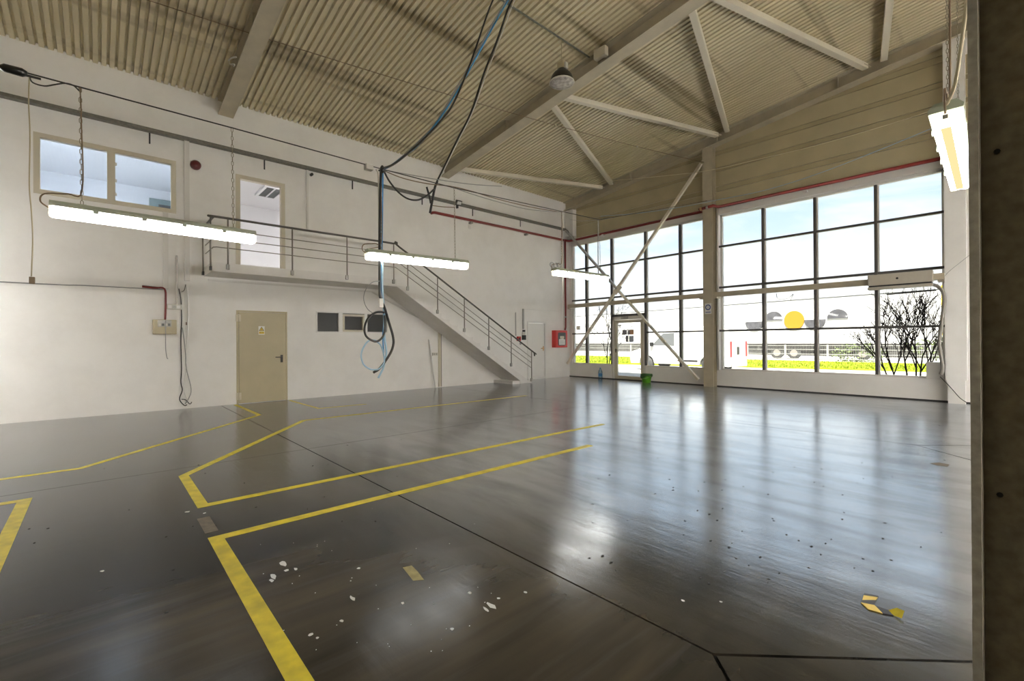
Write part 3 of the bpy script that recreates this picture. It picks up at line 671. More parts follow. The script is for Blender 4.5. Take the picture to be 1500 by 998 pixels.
trunk('wide white duct cover coming down from the tray beside the dark siren', 1.37, 1.46, 2.75, 5.76, .07)
trunk('white duct cover below the upper window, down to the red cables', 1.0, 1.09, 2.55, 4.16, .06)
trunk('thin grey conduit above the switch strip', 1.222, 1.252, 2.25, 3.28, .035, 'greysteel')
trunk('slim white conduit beside the upper doorway', 3.895, 3.94, 4.28, 5.76, .04)
trunk('thin conduit above the red fire button', 11.02, 11.05, 1.60, 2.44, .02, 'greysteel')
trunk('grey conduit above the black intercom', 11.37, 11.43, 1.85, 2.58, .04, 'greysteel')
sw = thing('switch_strip', (XL+.02, 1.18, 2.12), 'narrow grey switch strip above the beige box', 'switch')
MB().box(XL+.001, 1.05, 2.125, XL+.05, 1.315, 2.235).build('switch_case', M['offwhite'], sw, .005)
for i, y in enumerate((1.08, 1.155, 1.23)): MB().box(XL+.05, y, 2.15, XL+.056, y+.06, 2.21).build('switch_rocker', M['white'] if i != 1 else M['greysteel'], sw)
eb = thing('electric_box', (XL+.06, 1.02, 1.6), 'beige fuse box with dark cover on the white wall', 'fuse box')
MB().box(XL+.001, .825, 1.60, XL+.13, 1.22, 1.90).build('box_case', M['beige'], eb, .008)
MB().box(XL+.13, .90, 1.75, XL+.136, 1.13, 1.89).build('cover', M['greysteel'], eb)
for i in range(4): MB().box(XL+.136, .915+i*.052, 1.77, XL+.142, .955+i*.052, 1.82).build('breaker', M['black'] if i % 2 else M['offwhite'], eb)
m = MB(); m.tube(catm([(XL+.03, .66, 2.57), (XL+.05, .85, 2.555), (XL+.05, 1.02, 2.55), (XL+.06, 1.04, 2.3), (XL+.06, 1.03, 1.9)], 5), .020, 6); m.build('cable_a', M['red'], None)
tag(bpy.data.objects['cable_a'], 'thick dark red cable bundle above the beige fuse box', 'cable'); bpy.data.objects['cable_a'].name = 'red_cable'
tag(MB().tube(catm([(XL+.02, .66, 2.585), (XL+.045, .85, 2.57), (XL+.03, 1.0, 2.565)], 5), .016, 6).build('capped_cable', M['blackr']), 'short black taped cable end lying along the red cables', 'cable')
tag(MB().tube(catm([(XL+.14, 1.03, 1.88), (XL+.145, 1.03, 1.6), (XL+.03, 1.04, 1.3), (XL+.02, 1.06, 1.12), (XL+.04, 1.075, 1.08)], 5), .008, 6).build('loose_wire', M['greyc']), 'thin grey wire hanging out below the beige fuse box', 'cable')
tag(MB().tube(catm([(XL+.01, -8, 2.50), (XL+.012, -1.3, 2.51), (XL+.012, -.2, 2.53), (XL+.012, 1.0, 2.535)], 6), .012, 6).build('wall_cable', M['greyc']), 'grey cable running level along the wall to the duct cover', 'cable')
def wallp(*pts, off=.03): return catm([on_x(px, py, XL+off) for px, py in pts], 5)
g = 'loose cables hanging below the switch strip'
for pts, mm, r_, lab in (
    ([(262,423),(265,440),(266,470),(265,500),(266,540),(265,560),(267,572),(263,585),(270,594),(274,593)], 'blackr', .010, 'dark cable hanging from the switch strip down to the floor edge'),
    ([(267,480),(270,500),(272,520),(273,540),(280,570),(276,585),(271,592)], 'greyc', .009, 'grey cable hanging in a bow beside the dark one'),
    ([(275,420),(276,450),(275,480),(273,520),(272,545),(269,565),(270,575),(277,590)], 'white', .007, 'thin white cable hanging nearest the beige door'),
    ([(266,585),(272,586),(278,592),(281,589)], 'blackr', .008, 'short cable end curling at the skirting'),
    ([(266,428),(270,425),(272,417)], 'blackr', .008, 'short black cable stub sticking up by the grey conduit')):
    tag(MB().tube(wallp(*pts), r_, 6).build('hanging_cable', M[mm]), lab, 'cable', g)
tag(MB().box(XL+.001, 1.39, 1.80, XL+.02, 1.41, 1.86).build('cable_clip', M['brown']), 'small brown cable clip on the wall beside the hanging cables', 'clip')
si = thing('alarm_siren', (XL+.05, 1.573, 5.2), 'dark red round siren under the cable tray', 'siren')
MB().lathe([(.09, 0), (.10, .02), (.10, .09), (.07, .13), (.02, .14)], (XL+.001, 1.573, 5.283), 18, 'x').build('siren_body', M['siren'], si)
MB().box(XL+.001, 1.48, 5.30, XL+.03, 1.56, 5.37).build('siren_base', M['offwhite'], si)
cc = thing('security_camera', (XL+.1, 3.98, 5.6), 'small black camera under the tray above the balcony', 'camera')
MB().tube([(XL+.001, 3.98, 5.70), (XL+.07, 3.98, 5.66)], .02, 8).build('camera_arm', M['white'], cc)
MB().lathe([(.03, -.05), (.035, -.04), (.035, .05), (.028, .06)], (XL+.11, 3.99, 5.64), 12, 'x').build('camera_body', M['black'], cc)
fl = thing('flood_light', (XL+.12, 8.49, 5.75), 'small black floodlight with white lens fixed on the cable tray', 'lamp')
MB().bar((XL+.10, 8.49, 5.84), (XL+.17, 8.49, 5.80), .20, .15).build('lamp_case', M['black'], fl, .006)
MB().bar((XL+.17, 8.49, 5.80), (XL+.178, 8.49, 5.795), .15, .105).build('lamp_lens', M['white'], fl)
MB().box(XL+.02, 8.47, 5.66, XL+.1, 8.51, 5.82).build('lamp_bracket', M['black'], fl)
fb = thing('fire_button', (XL+.03, 11.2, 1.40), 'red fire alarm button behind the stair handrail', 'alarm button')
MB().box(XL+.001, 11.08, 1.42, XL+.07, 11.24, 1.58).build('button_case', M['cab'], fb, .006)
MB().box(XL+.07, 11.12, 1.46, XL+.075, 11.20, 1.54).build('button_face', M['black'], fb)
MB().lathe([(.05, 0), (.05, .004)], (XL+.001, 11.27, 1.33), 14, 'x').build('button_notice', M['greyc'], fb)
ic = thing('intercom', (XL+.03, 11.42, 1.5), 'black and white intercom on the wall beside the white door', 'intercom')
MB().box(XL+.001, 11.34, 1.46, XL+.06, 11.50, 1.63).build('intercom_case', M['black'], ic, .006)
MB().box(XL+.001, 11.35, 1.64, XL+.04, 11.48, 1.75).build('intercom_speaker', M['offwhite'], ic)
MB().box(XL+.001, 11.37, 1.75, XL+.05, 11.47, 1.82).build('intercom_cap', M['black'], ic)
hc = thing('fire_hose_cabinet', (XL+.1, 13.18, 1.16), 'red fire hose cabinet with glass front on the corner wall', 'fire cabinet')
MB().box(XL+.001, 12.92, 1.16, XL+.20, 13.60, 1.82).build('cabinet_case', M['cab'], hc, .01)
MB().box(XL+.20, 12.95, 1.19, XL+.215, 13.57, 1.79).build('cabinet_door', M['cab'], hc)
MB().prism([(13.04, 1.27), (13.08, 1.23), (13.44, 1.23), (13.48, 1.27), (13.48, 1.70), (13.44, 1.74), (13.08, 1.74), (13.04, 1.70)], 'x', XL+.215, XL+.22).build('door_glass', M['vanglass'], hc)
MB().prism([(13.09, 1.26), (13.43, 1.26), (13.43, 1.47), (13.30, 1.50), (13.09, 1.48)], 'x', XL+.22, XL+.223).build('white_notice', M['paper'], hc)
MB().box(XL+.22, 13.15, 1.50, XL+.224, 13.38, 1.60).build('hose_reel', M['frame'], hc)
m = MB()
for k in range(3): m.box(XL+.223, 13.14, 1.42-k*.05, XL+.2245, 13.36, 1.43-k*.05)
m.build('lettering', M['greyc'], hc)
rp = thing('fire_pipe', (XL+.12, 10, 5.2), 'dark red fire water pipe along the walls down to the red cabinet', 'pipe')
RPX = XL+.11
MB().tube([(XL+.02, 7.55, 5.34), (RPX, 7.55, 5.34), (RPX, 7.62, 5.355), (RPX, 13.55, 5.36)], .042, 10).build('pipe_run', M['red'], rp)
MB().tube([(RPX, 13.55, 5.36), (RPX+.02, 13.80, 5.36), (-11.7, 13.86, 5.37), (-6.55, 13.86, 5.385), (-6.52, 13.62, 5.40), (-6.10, 13.62, 5.42), (-6.06, 13.86, 5.42), (-1.1, 13.86, 5.40)], .042, 10).build('pipe_run', M['red'], rp)
MB().tube([(RPX, 13.60, 5.36), (RPX, 13.60, 1.95), (RPX, 13.56, 1.84)], .038, 10).build('pipe_drop', M['red'], rp)
for z in (4.0, 2.35): MB().lathe([(.046, -.03), (.046, .03)], (RPX, 13.60, z), 10, 'z').build('pipe_coupling', M['greysteel'], rp)
for x in (-6.47, -6.28): MB().lathe([(.052, -.03), (.052, .03)], (x, 13.62, 5.405), 10, 'x').build('pipe_coupling', M['copper'] if x < -6.4 else M['greysteel'], rp)
for (x, y, z) in ((XL+.02, 9.0, 5.30), (XL+.02, 11.5, 5.30)): MB().box(x-.019, y-.02, z-.05, x+.13, y+.05, z+.01).build('pipe_bracket', M['greysteel'], rp)
MB().box(XL+.001, 8.97, 5.10, XL+.02, 9.07, 5.22).build('pipe_plate', M['white'], rp)
for x in (-10.3, -3.75): MB().box(x-.03, 13.80, 5.30, x+.03, 13.93, 5.34).build('pipe_bracket', M['white'], rp)

# sign on the column
sg = thing('column_sign', (-6.3, 13.67, 2.2), 'white sign with blue ring on the column between the window bays', 'sign')
MB().box(-6.40, 13.668, 2.20, -6.20, 13.674, 2.52).build('sign_plate', M['paper'], sg)
MB().lathe([(.085, 0), (.085, .002)], (-6.30, 13.666, 2.40), 20, 'y').build('blue_ring', M['signb'], sg)
MB().lathe([(.055, 0), (.055, .001)], (-6.30, 13.6648, 2.40), 16, 'y').build('ring_field', M['paper'], sg)
MB().prism([(-6.325, 2.43), (-6.275, 2.43), (-6.30, 2.36)], 'y', 13.6635, 13.6646).build('ring_symbol', M['print2'], sg)
m = MB()
for k in range(4): m.box(-6.375+k*.04, 13.666, 2.235, -6.345+k*.04, 13.668, 2.265)
m.build('lettering', M['signb'], sg)

# ------------------------------------------------------------------ hanging lamps
def chain(m, p, q, n_=None, sc=1):
    p, q = Vector(p), Vector(q); L_ = (q-p).length; n_ = n_ or max(3, int(L_/(.045*sc))); d = (q-p)/n_
    for i in range(n_):
        c = p+d*(i+.5); a = Vector((.009*sc, 0, 0)) if i % 2 else Vector((0, .009*sc, 0)); h = d*.62
        m.tube([c-h-a*.3, c-h*.5-a, c+h*.5-a, c+h-a*.0, c+h*.5+a, c-h*.5+a], .003*sc, 4, closed=True)
def fluorescent(p0, p1, label, top0, top1, on=True, chains=(.12, .88), cord=True, grp='hanging fluorescent fittings', ch=True, tube='tube'):
    p0, p1 = Vector(p0), Vector(p1); mid = (p0+p1)/2
    f = thing('fluorescent_fitting', mid, label, 'lamp', grp)
    d = (p1-p0).normalized(); a = d.cross(Vector((0,0,1))).normalized(); up = a.cross(d)
    def loft(sec, name, mm, ext=0, bev=0):
        m = MB(); n = len(sec)
        vs = [p0-d*ext+a*u+up*w for u, w in sec] + [p1+d*ext+a*u+up*w for u, w in sec]
        m.add(vs, [tuple(range(n))[::-1], tuple(range(n, 2*n))] + [(i, (i+1) % n, n+(i+1) % n, n+i) for i in range(n)])
        return m.build(name, mm, f)
    loft([(-.070, .035), (.070, .035), (.072, .055), (.045, .085), (-.045, .085), (-.072, .055)], 'housing', M['housing'], .02)
    loft([(-.068, .033), (-.052, -.050), (-.022, -.056), (-.022, .033)], 'diffuser', M[tube], 0)
    loft([(.022, .033), (.022, -.056), (.052, -.050), (.068, .033)], 'diffuser', M[tube], 0)
    loft([(-.0218, .033), (-.0218, -.046), (.0218, -.046), (.0218, .033)], 'diffuser_middle', M['tubed'], 0)
    for e, s in ((p0, -1), (p1, 1)):
        m = MB(); vs = [e+d*s*t+a*u*k+up*w*k for t, k in ((.001, 1), (.022, .8)) for u, w in ((-.069, .034), (.069, .034), (.053, -.053), (-.053, -.053))]
        m.add(vs, [(0,1,2,3), (4,5,6,7), (0,1,5,4), (1,2,6,5), (2,3,7,6), (3,0,4,7)]); m.build('end_cap', M['endcap'], f)
        MB().bar(e+d*s*.018, e+d*s*.030, .022, .022).build('cable_gland', M['greysteel'], f)
    for t in (.18, .4, .6, .82):
        for s in (-1, 1):
            c = p0.lerp(p1, t)+a*s*.071+up*.03; MB().bar(c-d*.018, c+d*.018, .008, .035).build('clip', M['housing'], f)
    if ch:
        for t, T in zip(chains, (top0, top1)):
            b = p0.lerp(p1, t)+up*.085; T = Vector(T)
            m = MB(); m.bar(b-d*.03, b+d*.03, .03, .02); m.build('hook', M['housing'], f)
            m = MB(); chain(m, T, b, sc=.55 if T.z > 7.9 else 1); m.build('chain', M['chain'], f)
        if cord:
            e = p0-d*.02+up*.02; T = Vector(top0)
            m = MB().tube(catm([T, T.lerp(p0.lerp(p1, chains[0])+up*.5, .5)+a*.012, p0.lerp(p1, chains[0])+up*.22+a*.01, p0.lerp(p1, .06)+up*.17, p0-d*.05+up*.14, p0-d*.075+up*.07, e], 5), .006, 6); m.build('power_cord', M['brown'], f)
    return f
XW = -5.69
WZ = 3.73
fluorescent((XW, -.30, 2.575), (XW, 1.27, 2.555), 'long lit fluorescent fitting hanging in front of the upper office window', (XW, -.12, WZ), (XW, 1.075, WZ))
fluorescent((XW, 2.61, 2.535), (XW, 4.18, 2.565), 'lit fluorescent fitting hanging in front of the stair railing', (XW, 2.80, WZ-.01), (XW, 3.98, WZ))
fluorescent((XW, 6.19, 2.66), (XW, 7.75, 2.675), 'lit fluorescent fitting hanging in front of the glass corner bay', (XW, 6.40, 3.81), (XW, 7.53, 3.85))
fluorescent((-.262, 3.42, 2.60), (-.305, 5.0, 2.62), 'lit fluorescent fitting seen from below beside the scuffed column', (-.268, 3.6, 7.95), (-.30, 4.8, 7.95))
fluorescent((-10.2, -4.6, 2.8), (-10.2, -3.03, 2.8), 'added fluorescent fill light close to the white wall, unseen behind the viewer', (-10.2, -4.4, 6.9), (-10.2, -3.2, 6.9), tube='fill_tube')  # unseen fitting added to brighten the white wall
for k_, y_ in enumerate((.6, 6.6, 9.4, 11.9)):  # unseen row added as fill light for the hall
    fluorescent((4.4, y_, 2.6), (4.4, y_+1.6, 2.6), 'added fluorescent fill light in the unseen half of the hall, %s along its row' % ('first', 'third', 'fourth', 'last')[k_], (4.4, y_+.2, 7.6), (4.4, y_+1.4, 7.6), tube='fill_tube')
fluorescent((4.4, 3.4, 2.6), (4.4, 5.0, 2.6), 'added fluorescent fill light over the unseen half of the hall behind the column', (4.4, 3.6, 7.6), (4.4, 4.8, 7.6), tube='fill_tube')

# suspension wire, its junction parts
wire = tag(MB().tube([(XW, -8.7, WZ), (XW, -3, WZ), (XW, -.12, WZ), (XW, 1.07, WZ), (XW, 2.8, WZ-.015), (XW, 3.97, WZ-.01), (XW, 6.4, 3.815), (XW, 7.54, 3.86), (-6.30, 13.66, 5.62)], .007, 5).build('suspension_wire', M['blackr']), 'dark suspension wire carrying the row of fluorescent fittings', 'wire')
jb = thing('junction_box', on_x(20, 104, XW), 'dark round junction box on the suspension wire next to the pull cord', 'junction box')
c0 = on_x(20, 103, XW)
MB().lathe([(.015, -.08), (.034, -.055), (.036, .05), (.02, .08)], c0, 12, 'y').build('box_body', M['black'], jb)
MB().tube([on_x(27, 108, XW), on_x(45, 112, XW), on_x(60, 116, XW)], .010, 6).build('cable_stub', M['blackr'], jb)
tag(MB().tube(catm([on_x(43, 112, XW), on_x(48, 121, XW), on_x(65, 126, XW), on_x(80, 124, XW), on_x(95, 122, XW), on_x(107, 125, XW), on_x(116, 133, XW)], 4), .006, 6).build('slack_cable', M['blackr']), 'slack black cable looping between the junction box and the first lamp chain', 'cable')
pc = thing('pull_cord', on_x(47, 413, XW), 'yellowed pull cord with small dark switch hanging beside the upper office window', 'cord')
MB().tube(catm([on_x(43, 112, XW), on_x(42, 150, XW), on_x(44, 200, XW), on_x(43, 270, XW), on_x(46, 310, XW), on_x(48, 350, XW), on_x(46, 405, XW)], 5), .005, 6).build('cord', M['ropey'], pc)
a = on_x(47, 416, XW); MB().box(a.x-.012, a.y-.018, a.z, a.x+.012, a.y+.018, a.z+.06).build('cord_switch', M['brown'], pc, .004)
a = on_x(540, 246, XW); tag(MB().box(a.x-.04, a.y-.05, a.z-.03, a.x+.04, a.y+.05, a.z+.04).build('junction_box', M['offwhite'], None, .006), 'small white junction box on the wire beside the cable knot', 'junction box')

def clampz(p): p.z = min(p.z, zr(p.x)-.03); return p
def cab(name, mm, r_, lab, pts, x=XW, cat='cable', group=None, k=6):
    return tag(MB().tube(catm([clampz(on_x(px, py, x)) if len(p_) == 2 else clampz(on_x(px, py, p_[2])) for p_ in pts for px, py in [p_[:2]]], k), r_, 8).build(name, M[mm]), lab, cat, group)
top = [(760,-60,-5.85)]
cab('black_cable', 'blackr', .014, 'black cable falling from the roof to the knot, nearest the wall', [(742,-22),(722,0),(690,90),(665,150),(645,178),(622,203),(596,226),(576,241),(560,247)], -5.66)
cab('blue_cable', 'blue', .013, 'bright blue cable falling from the roof to the knot', [(770,-22),(745,0),(700,80),(668,137),(640,180),(615,210),(592,229),(572,243),(560,248)], -5.69)
cab('pale_cable', 'greyc', .012, 'grey cable lying along the blue one from the roof', [(768,-22),(742,0),(697,80),(664,137),(637,182),(613,208),(590,229),(572,243),(559,249)], -5.72)
cab('thick_cable', 'blackr', .018, 'thick black cable falling from the roof to the forked end', [(772,-22),(750,0),(728,60),(710,105),(690,165),(670,205),(650,247),(641,265),(637,275),(634,290),(630,312)], -5.75)
cab('thin_cable', 'white', .008, 'thin white cable running down beside the thick black one', [(768,-22),(754,0),(732,58),(712,110),(692,165),(671,207),(651,248),(642,266)], -5.73)
cab('forked_end', 'blackr', .014, 'short stiff black cable end forking from the thick cable', [(625,274),(629,288),(631,298)], -5.75)
cab('slack_cable', 'blackr', .012, 'black slack cable sagging between the knot and the thick cable', [(562,250),(570,265),(583,281),(597,291),(612,293),(626,286),(636,277)], -5.70)
cab('bare_wire', 'brown', .006, 'thin wires sticking out of the thick cable end towards the floodlight', [(632,301),(648,303),(666,304)], -5.75)
cab('steel_wire', 'greyc', .006, 'upper grey wire from the knot to the rafter above the wall', [(562,249),(600,256),(640,263),(690,270),(735,273)], -5.72)
cab('steel_wire', 'brown', .007, 'lower sagging brown wire from the knot towards the third lamp', [(562,250),(590,261),(625,269),(660,273),(690,280),(730,292),(780,304),(822,311)], -5.72)
cab('steel_wire', 'greyc', .006, 'thin wire just below the brown one over the red pipe', [(662,274),(690,284),(730,296),(775,307),(822,311)], -5.70)
kn = thing('cable_knot', on_x(560, 248, XW), 'black tape knot where the hanging cables meet the wire', 'knot')
a = on_x(560, 248, XW); MB().lathe([(.01, -.05), (.035, -.03), (.03, .02), (.012, .05)], a, 8, 'z').build('tape_wrap', M['black'], kn)
MB().bar(a+Vector((0, -.05, -.03)), a+Vector((0, .06, .035)), .02, .02).build('tape_end', M['black'], kn)
# bundle hanging to the coil
cab('hanging_cable', 'blackr', .017, 'black cable hanging straight from the knot, ending in the big black loop', [(558,250),(557,300),(556,350),(556,420),(557,436),(563,450),(569,470),(576,495),(575,510),(568,524),(556,540),(547,546)], XW)
cab('hanging_cable', 'blueh', .013, 'light blue hose hanging beside the black cable', [(558.5,250),(557.5,310),(557.5,360),(560,385),(560,420),(562,450),(563,490),(566,515),(564,528),(561,540),(554,554)], -5.73)
cab('hanging_cable', 'offwhite', .009, 'white cable hanging loosely beside the knot down past the lamp', [(551,248),(554,258),(555,300),(555,340),(556,380),(556,430)], -5.72)
cab('hanging_cable', 'blue', .010, 'dark blue cable hanging behind the black one', [(561,250),(560,330),(559,400),(559,425),(563,455),(561,490),(562,520)], -5.74)
cab('cable_loop', 'blackr', .014, 'black cable loop hanging in front of the low window', [(563,458),(556,457),(548,459),(539,467),(534,480),(536,492),(545,499),(553,500),(561,493),(564,480),(563,462)], -5.63)
cab('cable_loop', 'blueh', .010, 'light blue hose loop hanging below the black one', [(551,499),(541,499),(533,508),(529,520),(532,533),(540,540),(548,542),(556,540),(563,530),(561,515),(557,505),(551,500)], -5.66)
cab('thin_loop', 'greyc', .005, 'thin grey wire bulging out beside the hanging bundle', [(556,412),(545,414),(535,426),(533,440),(538,452),(546,459)], -5.68)
cab('supply_cable', 'brown', .005, 'thin cord from the bundle to the second fluorescent fitting', [(556,362),(545,364),(540,365),(538,370)], XW)
a = on_x(558, 443, -5.66); tag(MB().box(a.x-.015, a.y-.03, a.z-.07, a.x+.015, a.y+.03, a.z+.05).build('cable_connector', M['white'], None, .005), 'white connector block where the hanging bundle splits', 'connector')
# cable from third lamp group
tag(MB().tube(catm([(-5.69, 6.45, 3.80), (-5.71, 6.43, 3.3), (-5.67, 6.40, 2.2), (-5.69, 6.44, 1.6)], 5), .006, 6).build('pull_cord', M['offwhite']), 'white pull cord hanging below the third fluorescent fitting', 'cord')
tag(MB().tube(catm([(-5.69, 7.50, 3.84), (-5.70, 7.5, 3.2), (-5.68, 7.48, 2.76)], 5), .010, 6).build('hanging_cable', M['greyc']), 'grey cable beside the far chain of the third fitting', 'cable')
m = MB(); c_ = Vector((-5.69, 6.22, 2.80))
for k in range(3): m.tube([c_+Vector((.02*k-.02, .06*math.cos(t*.52)+.07*(k-1), .045*math.sin(t*.52))) for t in range(12)], .006, 5, closed=True)
tag(m.build('cable_coil', M['greyc']), 'small coil of cable lying on top of the third fluorescent fitting', 'cable')

# bell lamp under the roof
bl = thing('bell_lamp', (-6.2, 7.0, 6.65), 'dark bell shaped hall lamp hanging under the ribbed roof', 'lamp')
MB().lathe([(.245, 0), (.25, .012), (.235, .05), (.21, .12), (.16, .19), (.10, .23), (.09, .26)], (-6.2, 7.0, 6.66), 28).build('shade', M['bell'], bl)
MB().lathe([(.252, -.012), (.256, 0), (.252, .014)], (-6.2, 7.0, 6.655), 28).build('rim', M['offwhite'], bl)
MB().lathe([(.02, -.030), (.15, -.024), (.243, -.013), (.243, -.012)], (-6.2, 7.0, 6.655), 28).build('lens', M['lens'], bl)
MB().box(-6.28, 6.94, 6.92, -6.12, 7.06, 7.08).build('ballast_box', M['ropey'], bl, .02)
MB().box(-6.10, 6.96, 6.90, -6.06, 7.04, 7.02).build('terminal_box', M['offwhite'], bl, .006)
MB().tube([(-6.2, 7, 7.06), (-6.2, 7, zr(-6.2)-.03)], .008, 6).build('cord', M['ropey'], bl)
tag(MB().tube([(-6.2, YF+.3, zr(-6.2)-.035), (-6.2, 7.9, zr(-6.2)-.035)], .018, 6).build('roof_conduit', M['tray']), 'thin conduit along the ribbed roof above the bell lamp', 'conduit')
spk = thing('wall_box', (-5.9, 7.86, 7.32), 'white rounded box fixed on the rafter beside the bell lamp', 'box')
MB().box(-6.02, 7.80, 7.36, -5.72, 7.93, 7.56).build('box_case', M['frame'], spk, .02)
MB().box(-5.90, 7.93, 7.44, -5.84, 8.04, 7.50).build('box_arm', M['steel'], spk)
hk = tag(MB().tube(catm([on_y(346, 83.5, 1.93), on_y(339, 85, 1.90), on_y(335.5, 89, 1.90), on_y(337, 94, 1.90), on_y(343, 94.5, 1.90), on_y(342, 97, 1.97)], 5), .016, 6).build('white_hook', M['white']), 'white plastic hook on the flange edge of the first rafter', 'hook')

# long thin wires
p0 = Vector((-9.53, .47, 7.02)); p1 = on_y(1031, 238, 13.66)
tw = thing('span_wire', p0, 'dark thin wire spanning from the roof over the bell lamp to the pale column', 'wire')
pts_ = sag(p0, p1, .16, 20); MB().tube(pts_, .007, 5).build('wire_strand', M['brown'], tw)
q = pts_[16]; MB().lathe([(.012, -.03), (.026, -.01), (.026, .01), (.012, .03)], q, 8, 'y').build('insulator', M['offwhite'], tw)
q = pts_[12]; MB().lathe([(.010, -.03), (.020, -.01), (.020, .01), (.010, .03)], q, 8, 'y').build('insulator', M['ropey'], tw)
def wwire(lab, mm, pts, r_=.011, y=13.60): return tag(MB().tube(catm([on_y(a, b, yy if False else y) for a, b in pts], 5), r_, 5).build('span_wire', M[mm]), lab, 'wire')
wwire('pale wire stretched before the cladding, upper of the two', 'pale', [(872,268),(905,264),(940,261),(1031,251),(1100,236),(1200,212),(1300,183),(1384,156)], y=13.55)
wwire('grey blue wire stretched before the cladding, lower of the two', 'bluew', [(880,317),(940,312),(1000,303),(1051,293),(1120,279),(1200,254),(1300,215),(1384,180)], y=13.55)
tag(MB().tube(sag((XW, 7.54, 3.86), (-11.8, 13.7, 6.2), .05), .005, 5).build('span_wire', M['greyc']), 'light wire from the third lamp chain up to the corner stub column', 'wire')
tag(MB().tube(catm([(-.262, 3.42, 2.66), (-.20, 3.2, 2.75), (-.10, 2.6, 3.2), (-.09, 2.33, 3.6), (-.09, 2.32, 6.0)], 5), .008, 6).build('lamp_cable', M['ropey']), 'yellowed cable from the near fluorescent fitting to the scuffed column', 'cable')

# ------------------------------------------------------------------ air curtain on the window rail
ac = thing('air_curtain', (-1.8, 13.58, 2.6), 'beige air curtain unit mounted on the rail of the big window', 'air curtain')
MB().box(-2.40, 13.50, 2.66, -1.26, 13.69, 2.91).build('unit_case', M['acbody'], ac, .012)
MB().box(-2.38, 13.51, 2.625, -1.28, 13.68, 2.66).build('air_slot', M['darkpanel'], ac)
MB().box(-2.40, 13.49, 2.565, -1.26, 13.69, 2.625).build('lower_flap', M['acbody'], ac, .008)
MB().lathe([(.024, 0), (.024, .004)], (-1.86, 13.494, 2.79), 14, 'y').build('round_badge', M['black'], ac)
MB().bar((-2.06, 13.60, 2.44), (-1.22, 13.60, 2.47), .05, .03).build('sensor_bar', M['darkpanel'], ac)
for x in (-1.96, -1.42): MB().tube([(x, 13.60, 2.45), (x, 13.60, 2.57)], .008, 6).build('hanger_rod', M['greysteel'], ac)
MB().box(-1.26, 13.55, 2.70, -1.08, 13.68, 2.83).build('end_bracket', M['steel'], ac)
cab2 = lambda pts, y: catm([on_y(a, b, y) for a, b in pts], 6)
tag(MB().tube(cab2([(1366,417),(1374,420),(1381,428),(1383,440),(1382,452),(1380,470),(1377,490),(1376,505),(1379,525),(1381,540),(1378,549)], 13.62), .035, 10).build('flexible_hose', M['hose']), 'grey flexible hose hanging from the air curtain to the sill', 'hose')
tag(MB().tube(cab2([(1373,426),(1374,433),(1379,440)], 13.60), .006, 6).build('thin_cable', M['blackr']), 'thin cable from the sensor bar to the flexible hose', 'cable')
tag(MB().tube(cab2([(1372,418),(1380,410),(1390,398),(1420,374)], 13.64), .005, 6).build('thin_cable', M['greyc']), 'thin grey cable rising from the air curtain over the white column', 'cable')
tag(MB().tube(cab2([(1377,552),(1388,563),(1398,574),(1406,583),(1416,590)], 13.68), .008, 6).build('floor_cable', M['blackr']), 'black cable slanting down the low wall under the hose', 'cable')
tag(MB().box(-1.42, 13.90, .505, -1.12, 13.985, .88).build('sill_box', M['white'], None, .01), 'white box standing on the sill behind the hose', 'box')
tag(MB().tube(cab2([(1137,430),(1139,437),(1146,439),(1156,436),(1162,431),(1157,442)], 13.66), .007, 6).build('loose_wire', M['greyc']), 'loose wire loop hanging under the rail of the big window', 'wire')
tag(MB().tube(cab2([(945,436),(960,440),(970,439),(978,434)], 13.66), .009, 6).build('loose_wire', M['greyc']), 'curly wire lying along the rail above the glass door', 'wire')

# ------------------------------------------------------------------ things on the floor
def tape_line(lab, pts, w=.075, m_='yellow'):
    """painted tape path of mitred width w"""
    pts = [Vector((p[0], p[1], 0)) for p in pts]; L_, R_ = [], []
    for i, p in enumerate(pts):
        a = (pts[i]-pts[i-1]).normalized() if i else (pts[1]-pts[0]).normalized(); b = (pts[i+1]-pts[i]).normalized() if i < len(pts)-1 else a
        t = (a+b).normalized(); n = Vector((-t.y, t.x, 0)); s = w/2/max(.35, n.dot(Vector((-a.y, a.x, 0))))
        L_.append(p+n*s); R_.append(p-n*s)
    m = MB(); k = len(pts); Z = Vector((0, 0, .0005)); T = Vector((0, 0, .0022))
    m.add([v+Z for v in L_]+[v+Z for v in R_]+[v+T for v in L_]+[v+T for v in R_],
          [f for i in range(k-1) for f in ((2*k+i, 2*k+i+1, 3*k+i+1, 3*k+i), (i, i+1, 2*k+i+1, 2*k+i), (k+i, 3*k+i, 3*k+i+1, k+i+1))] + [(0, 2*k, 3*k, k), (k-1, 2*k-1, 4*k-1, 3*k-1)])
    return tag(m.build('floor_tape', M[m_]), lab, 'floor marking', 'yellow floor tapes')
tape_line('yellow tape line bending from the beige door towards the wall side of the floor', [(-7.1, -3.0), (-7.1, -.16), (-9.92, 2.31), (-11.95, 2.30)], .075)
tape_line('short yellow tape line from the far side of the beige door', [(-11.9, 3.44), (-10.0, 3.47), (-9.95, 4.5)], .06)
tape_line('yellow tape outline with bent corner opposite the beige door', [(-8.55, 8.2), (-8.66, 2.74), (-5.93, .66), (-4.72, .66), (-4.72, 5.3), (-4.70, 6.3)], .085)
tape_line('yellow tape line nearest the viewer with a square corner', [(-3.87, 4.9), (-3.87, .62), (-1.2, .61)], .09)
tape_line('yellow tape corner at the near edge of the aisle', [(-6.0, -2.2), (-6.0, -.50), (-3.6, -.50)], .09)
